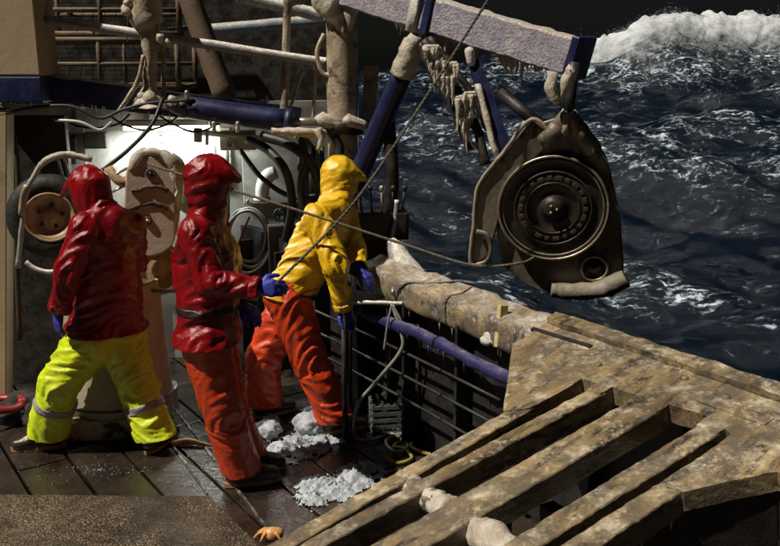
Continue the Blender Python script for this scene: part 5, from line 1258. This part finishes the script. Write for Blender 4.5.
    mb.hull([(m1 + rt*.05 + fw*.03, .15*w), (m1 - rt*.05 + fw*.03, .15*w), (m1 - fw*.03, .15*w), (pel + up_t*.10 + wv*.06, .150*w), (pel + up_t*.10 - wv*.06, .150*w)])
    mb.hull([(pel + up_t*.10 + wv*.06, .150*w), (pel + up_t*.10 - wv*.06, .150*w), (hemc + wv*.085 - up_t*.1, .195*w), (hemc - wv*.085 - up_t*.1, .195*w)])
    segs += [(chest, m1, .17, .4, .5, 1.0), (m1, pel, .17, .5, 1.0, 1.4), (pel, hemc-up_t*.1, .18, .9, .6, -1)]
    for sd in 'LR':
        sh, el, wr = J['sh'+sd], J['el'+sd], J['wr'+sd]
        mb.hull([(sh, .088), (el, .074)]); mb.hull([(el, .074), (wr, .058)]); mb.hull([(wr, .058), (wr+(wr-el).normalized()*.05, .058)])
        segs += [(sh, el, .08, 0.8, 1.3, 1.5), (el, wr, .065, 1.3, 0.9, -1.2)]
    mb.hull([(hd + hup*0.035 - face*0.015, ell(hr, face, hup, .108, .130, .122)), (hd - hup*0.06 - face*0.005, ell(hr, face, hup, .102, .125, .10))])
    mb.hull([(hd + hup*0.07 + face*0.06 + hr*.05, .035), (hd + hup*0.07 + face*0.06 - hr*.05, .035), (hd + hup*(0.045) + face*(0.13+hood_peak), .018), (hd+hup*.03+face*(.12+hood_peak)+hr*.05, .014), (hd+hup*.03+face*(.12+hood_peak)-hr*.05, .014)])
    mb.hull([(hd - hup*0.09, .098), (chest + up_t*0.03, .11)])
    segs.append((hd+hup*.1, chest, .12, .5, 1.0, .8))
    v, nr, f = remesh(mb, jvox, 9); v = folds(v, nr, segs, 0.0135, seed+20)
    H_, F_, U_, R_ = map(np.array, (hd, face, hup, hr))
    hax = up_t.lerp(UP, 0.5).normalized()
    v2, f2 = slice_(v, f, [(hemc, -hax, 0.34)] + [(J['wr'+q_] + (J['wr'+q_]-J['el'+q_]).normalized()*0.012, (J['wr'+q_]-J['el'+q_]).normalized(), 0.085) for q_ in 'LR'])
    def cutj(c):
        q = c-H_; x = q @ F_; y = q @ U_; z = q @ R_
        return (x > 0.05) & (((y+0.045)/0.085)**2 + (z/0.068)**2 < 1.0)
    jk = np_mesh('jacket', v2, f2, jm, t, thick=0.006, cut=cutj)
    from mathutils.bvhtree import BVHTree
    tree = BVHTree.FromPolygons([tuple(p) for p in v2], f2)
    def seam(samples):
        pts = []
        for o_, d_ in samples:
            h_ = tree.ray_cast(o_, d_)[0]
            if h_ is not None and (not pts or (h_-pts[-1]).length < 0.05): pts.append(h_ - d_*0.0005)
        if len(pts) > 3:
            mb = MB(); mb.tube(pts, 0.0035, 6, 2); mk('seam', mb, jm, jk)
    seam([(chest - up_t*0.07 + rt*x_ - fw*.5, fw) for x_ in np.linspace(-.16, .16, 30)])
    seam([(hd + (face*math.cos(a_) + hup*math.sin(a_))*.45, -(face*math.cos(a_) + hup*math.sin(a_))) for a_ in np.linspace(R(35), R(205), 36)])
    seam([(hemc + up_t*0.03 + rt*x_ - fw*.6, fw) for x_ in np.linspace(-.2, .2, 34)])
    if belt:
        bc_, bd_ = np.array(pel + up_t*belt), np.array(up_t)
        keep = lambda c: ~((np.abs((c-bc_) @ bd_) < 0.02) & (np.linalg.norm((c-bc_)-np.outer((c-bc_) @ bd_, bd_), axis=1) < 0.235*max(1, w)) & np.array([min((Vector(p)-J['elL']).length, (Vector(p)-J['elR']).length, (Vector(p)-J['wrL']).length, (Vector(p)-J['wrR']).length) > 0.12 for p in c]))
        np_mesh('belt', v + nr*0.004, f, M['belt'], jk, thick=0.003, cut=keep)
    for sd in 'LR':
        ax_ = np.array((J['wr'+sd]-J['el'+sd]).normalized()); w0 = np.array(J['wr'+sd])
        keepc = lambda c: ~(((c-w0) @ ax_ > -0.035) & ((c-w0) @ ax_ < 0.014) & (np.linalg.norm((c-w0)-np.outer((c-w0) @ ax_, ax_), axis=1) < 0.085))
        np_mesh('cuff', v + nr*0.0045, f, jm, jk, thick=0.003, cut=keepc)
    for sd in 'LR':
        wr = J['wr'+sd]; dv = J['hand'+sd]-wr
        mb = hand(wr, dv, J.get('palm'+sd, fw*0.5-UP*0.5), curl=J.get('curl'+sd, 0.55), thumb=1 if sd == 'R' else -1)
        v, nr, f = remesh(mb, 0.0055, 3); np_mesh('glove', v, f, M['glove'], t)
        boot('boot', J['ank'+sd], J['toe'+sd], 0.0, t)
    return t

def fix(J):
    """feet stand on the deck: the ankle joint is held at ankle height"""
    for s in 'LR':
        J['ank'+s] = V(J['ank'+s].x, J['ank'+s].y, 0.13)
    return J
# left crewman: red jacket, hi-vis trousers, stepping to the left
J = dict(head=at(90, 192, 4.98), shL=at(86, 228, 4.80), shR=at(131, 224, 5.08), elL=at(69, 272, 4.72), wrL=at(59, 309, 4.74), handL=at(57, 332, 4.74),
         elR=at(134, 268, 5.27), wrR=at(122, 282, 5.40), handR=at(116, 290, 5.5), hipL=at(94, 336, 4.92), hipR=at(122, 338, 5.02),
         kneeL=at(60, 384, 4.92), ankL=at(50, 436, 4.99), toeL=at(5, 440, 4.93), kneeR=at(138, 388, 5.00), ankR=at(154, 440, 4.96), toeR=at(150, 420, 5.4), palmL=V(.6, .6, 0), curlL=.4)
J['toeR'] = J['ankR'] + V(0.12, 0.3, 0) 
person('crewman in red hooded jacket and hi-vis yellow trousers stepping left', fix(J), M['red'], M['hivis'], 3, V(-0.86, 0.42, -0.30), bands=True, hem_drop=-0.05, coat_w=1.0, leg_w=1.12)
# middle crewman: red jacket, orange trousers, in profile facing right
J = dict(head=at(211, 184, 4.48), shL=at(213, 229, 4.66), shR=at(196, 232, 4.34), elR=at(211, 283, 4.27), wrR=at(256, 289, 4.27), handR=at(284, 288, 4.28),
         elL=at(222, 280, 4.74), wrL=at(240, 304, 4.72), handL=at(254, 313, 4.70), hipR=at(206, 340, 4.43), hipL=at(212, 338, 4.60),
         kneeR=at(223, 412, 4.44), ankR=at(240, 468, 4.50), toeR=at(276, 474, 4.56), kneeL=at(228, 408, 4.62), ankL=at(246, 452, 4.68), toeL=at(290, 460, 4.72), palmR=V(0, .9, -.3), curlR=.75, curlL=.7)
person('crewman in red hooded jacket and orange trousers standing in profile', fix(J), M['red'], M['orange'], 11, V(0.95, 0.25, -0.10), hem_drop=-0.01, belt=0.20, hood_peak=0.02, coat_w=1.0, leg_folds=0.0060, leg_w=1.06)
# right crewman: yellow jacket, bent over the table
DY = 0.10
J = dict(head=at(341, 181, 5.38+DY), shL=at(343, 214, 5.42+DY), shR=at(318, 217, 5.10+DY), elR=at(335, 264, 4.98+DY), wrR=at(344, 306, 5.05+DY), handR=at(348, 330, 5.08+DY),
         elL=at(353, 250, 5.38), wrL=at(358, 268, 5.20), handL=at(371, 279, 5.16), hipR=at(286, 296, 5.14+DY), hipL=at(294, 293, 5.32+DY),
         kneeR=at(311, 362, 5.12+DY), ankR=at(334, 418, 5.22), toeR=at(370, 420, 5.32), kneeL=at(264, 356, 5.30+DY), ankL=at(264, 402, 5.48), toeL=at(296, 404, 5.6), curlR=.6, curlL=.7)
person('crewman in yellow hooded jacket and orange trousers bending over the table', fix(J), M['yellow'], M['orange'], 23, V(0.85, 0.42, -0.22), hem_drop=0.0, belt=0.06, hood_peak=0.02, coat_w=0.90, leg_folds=0.011, leg_w=1.08)
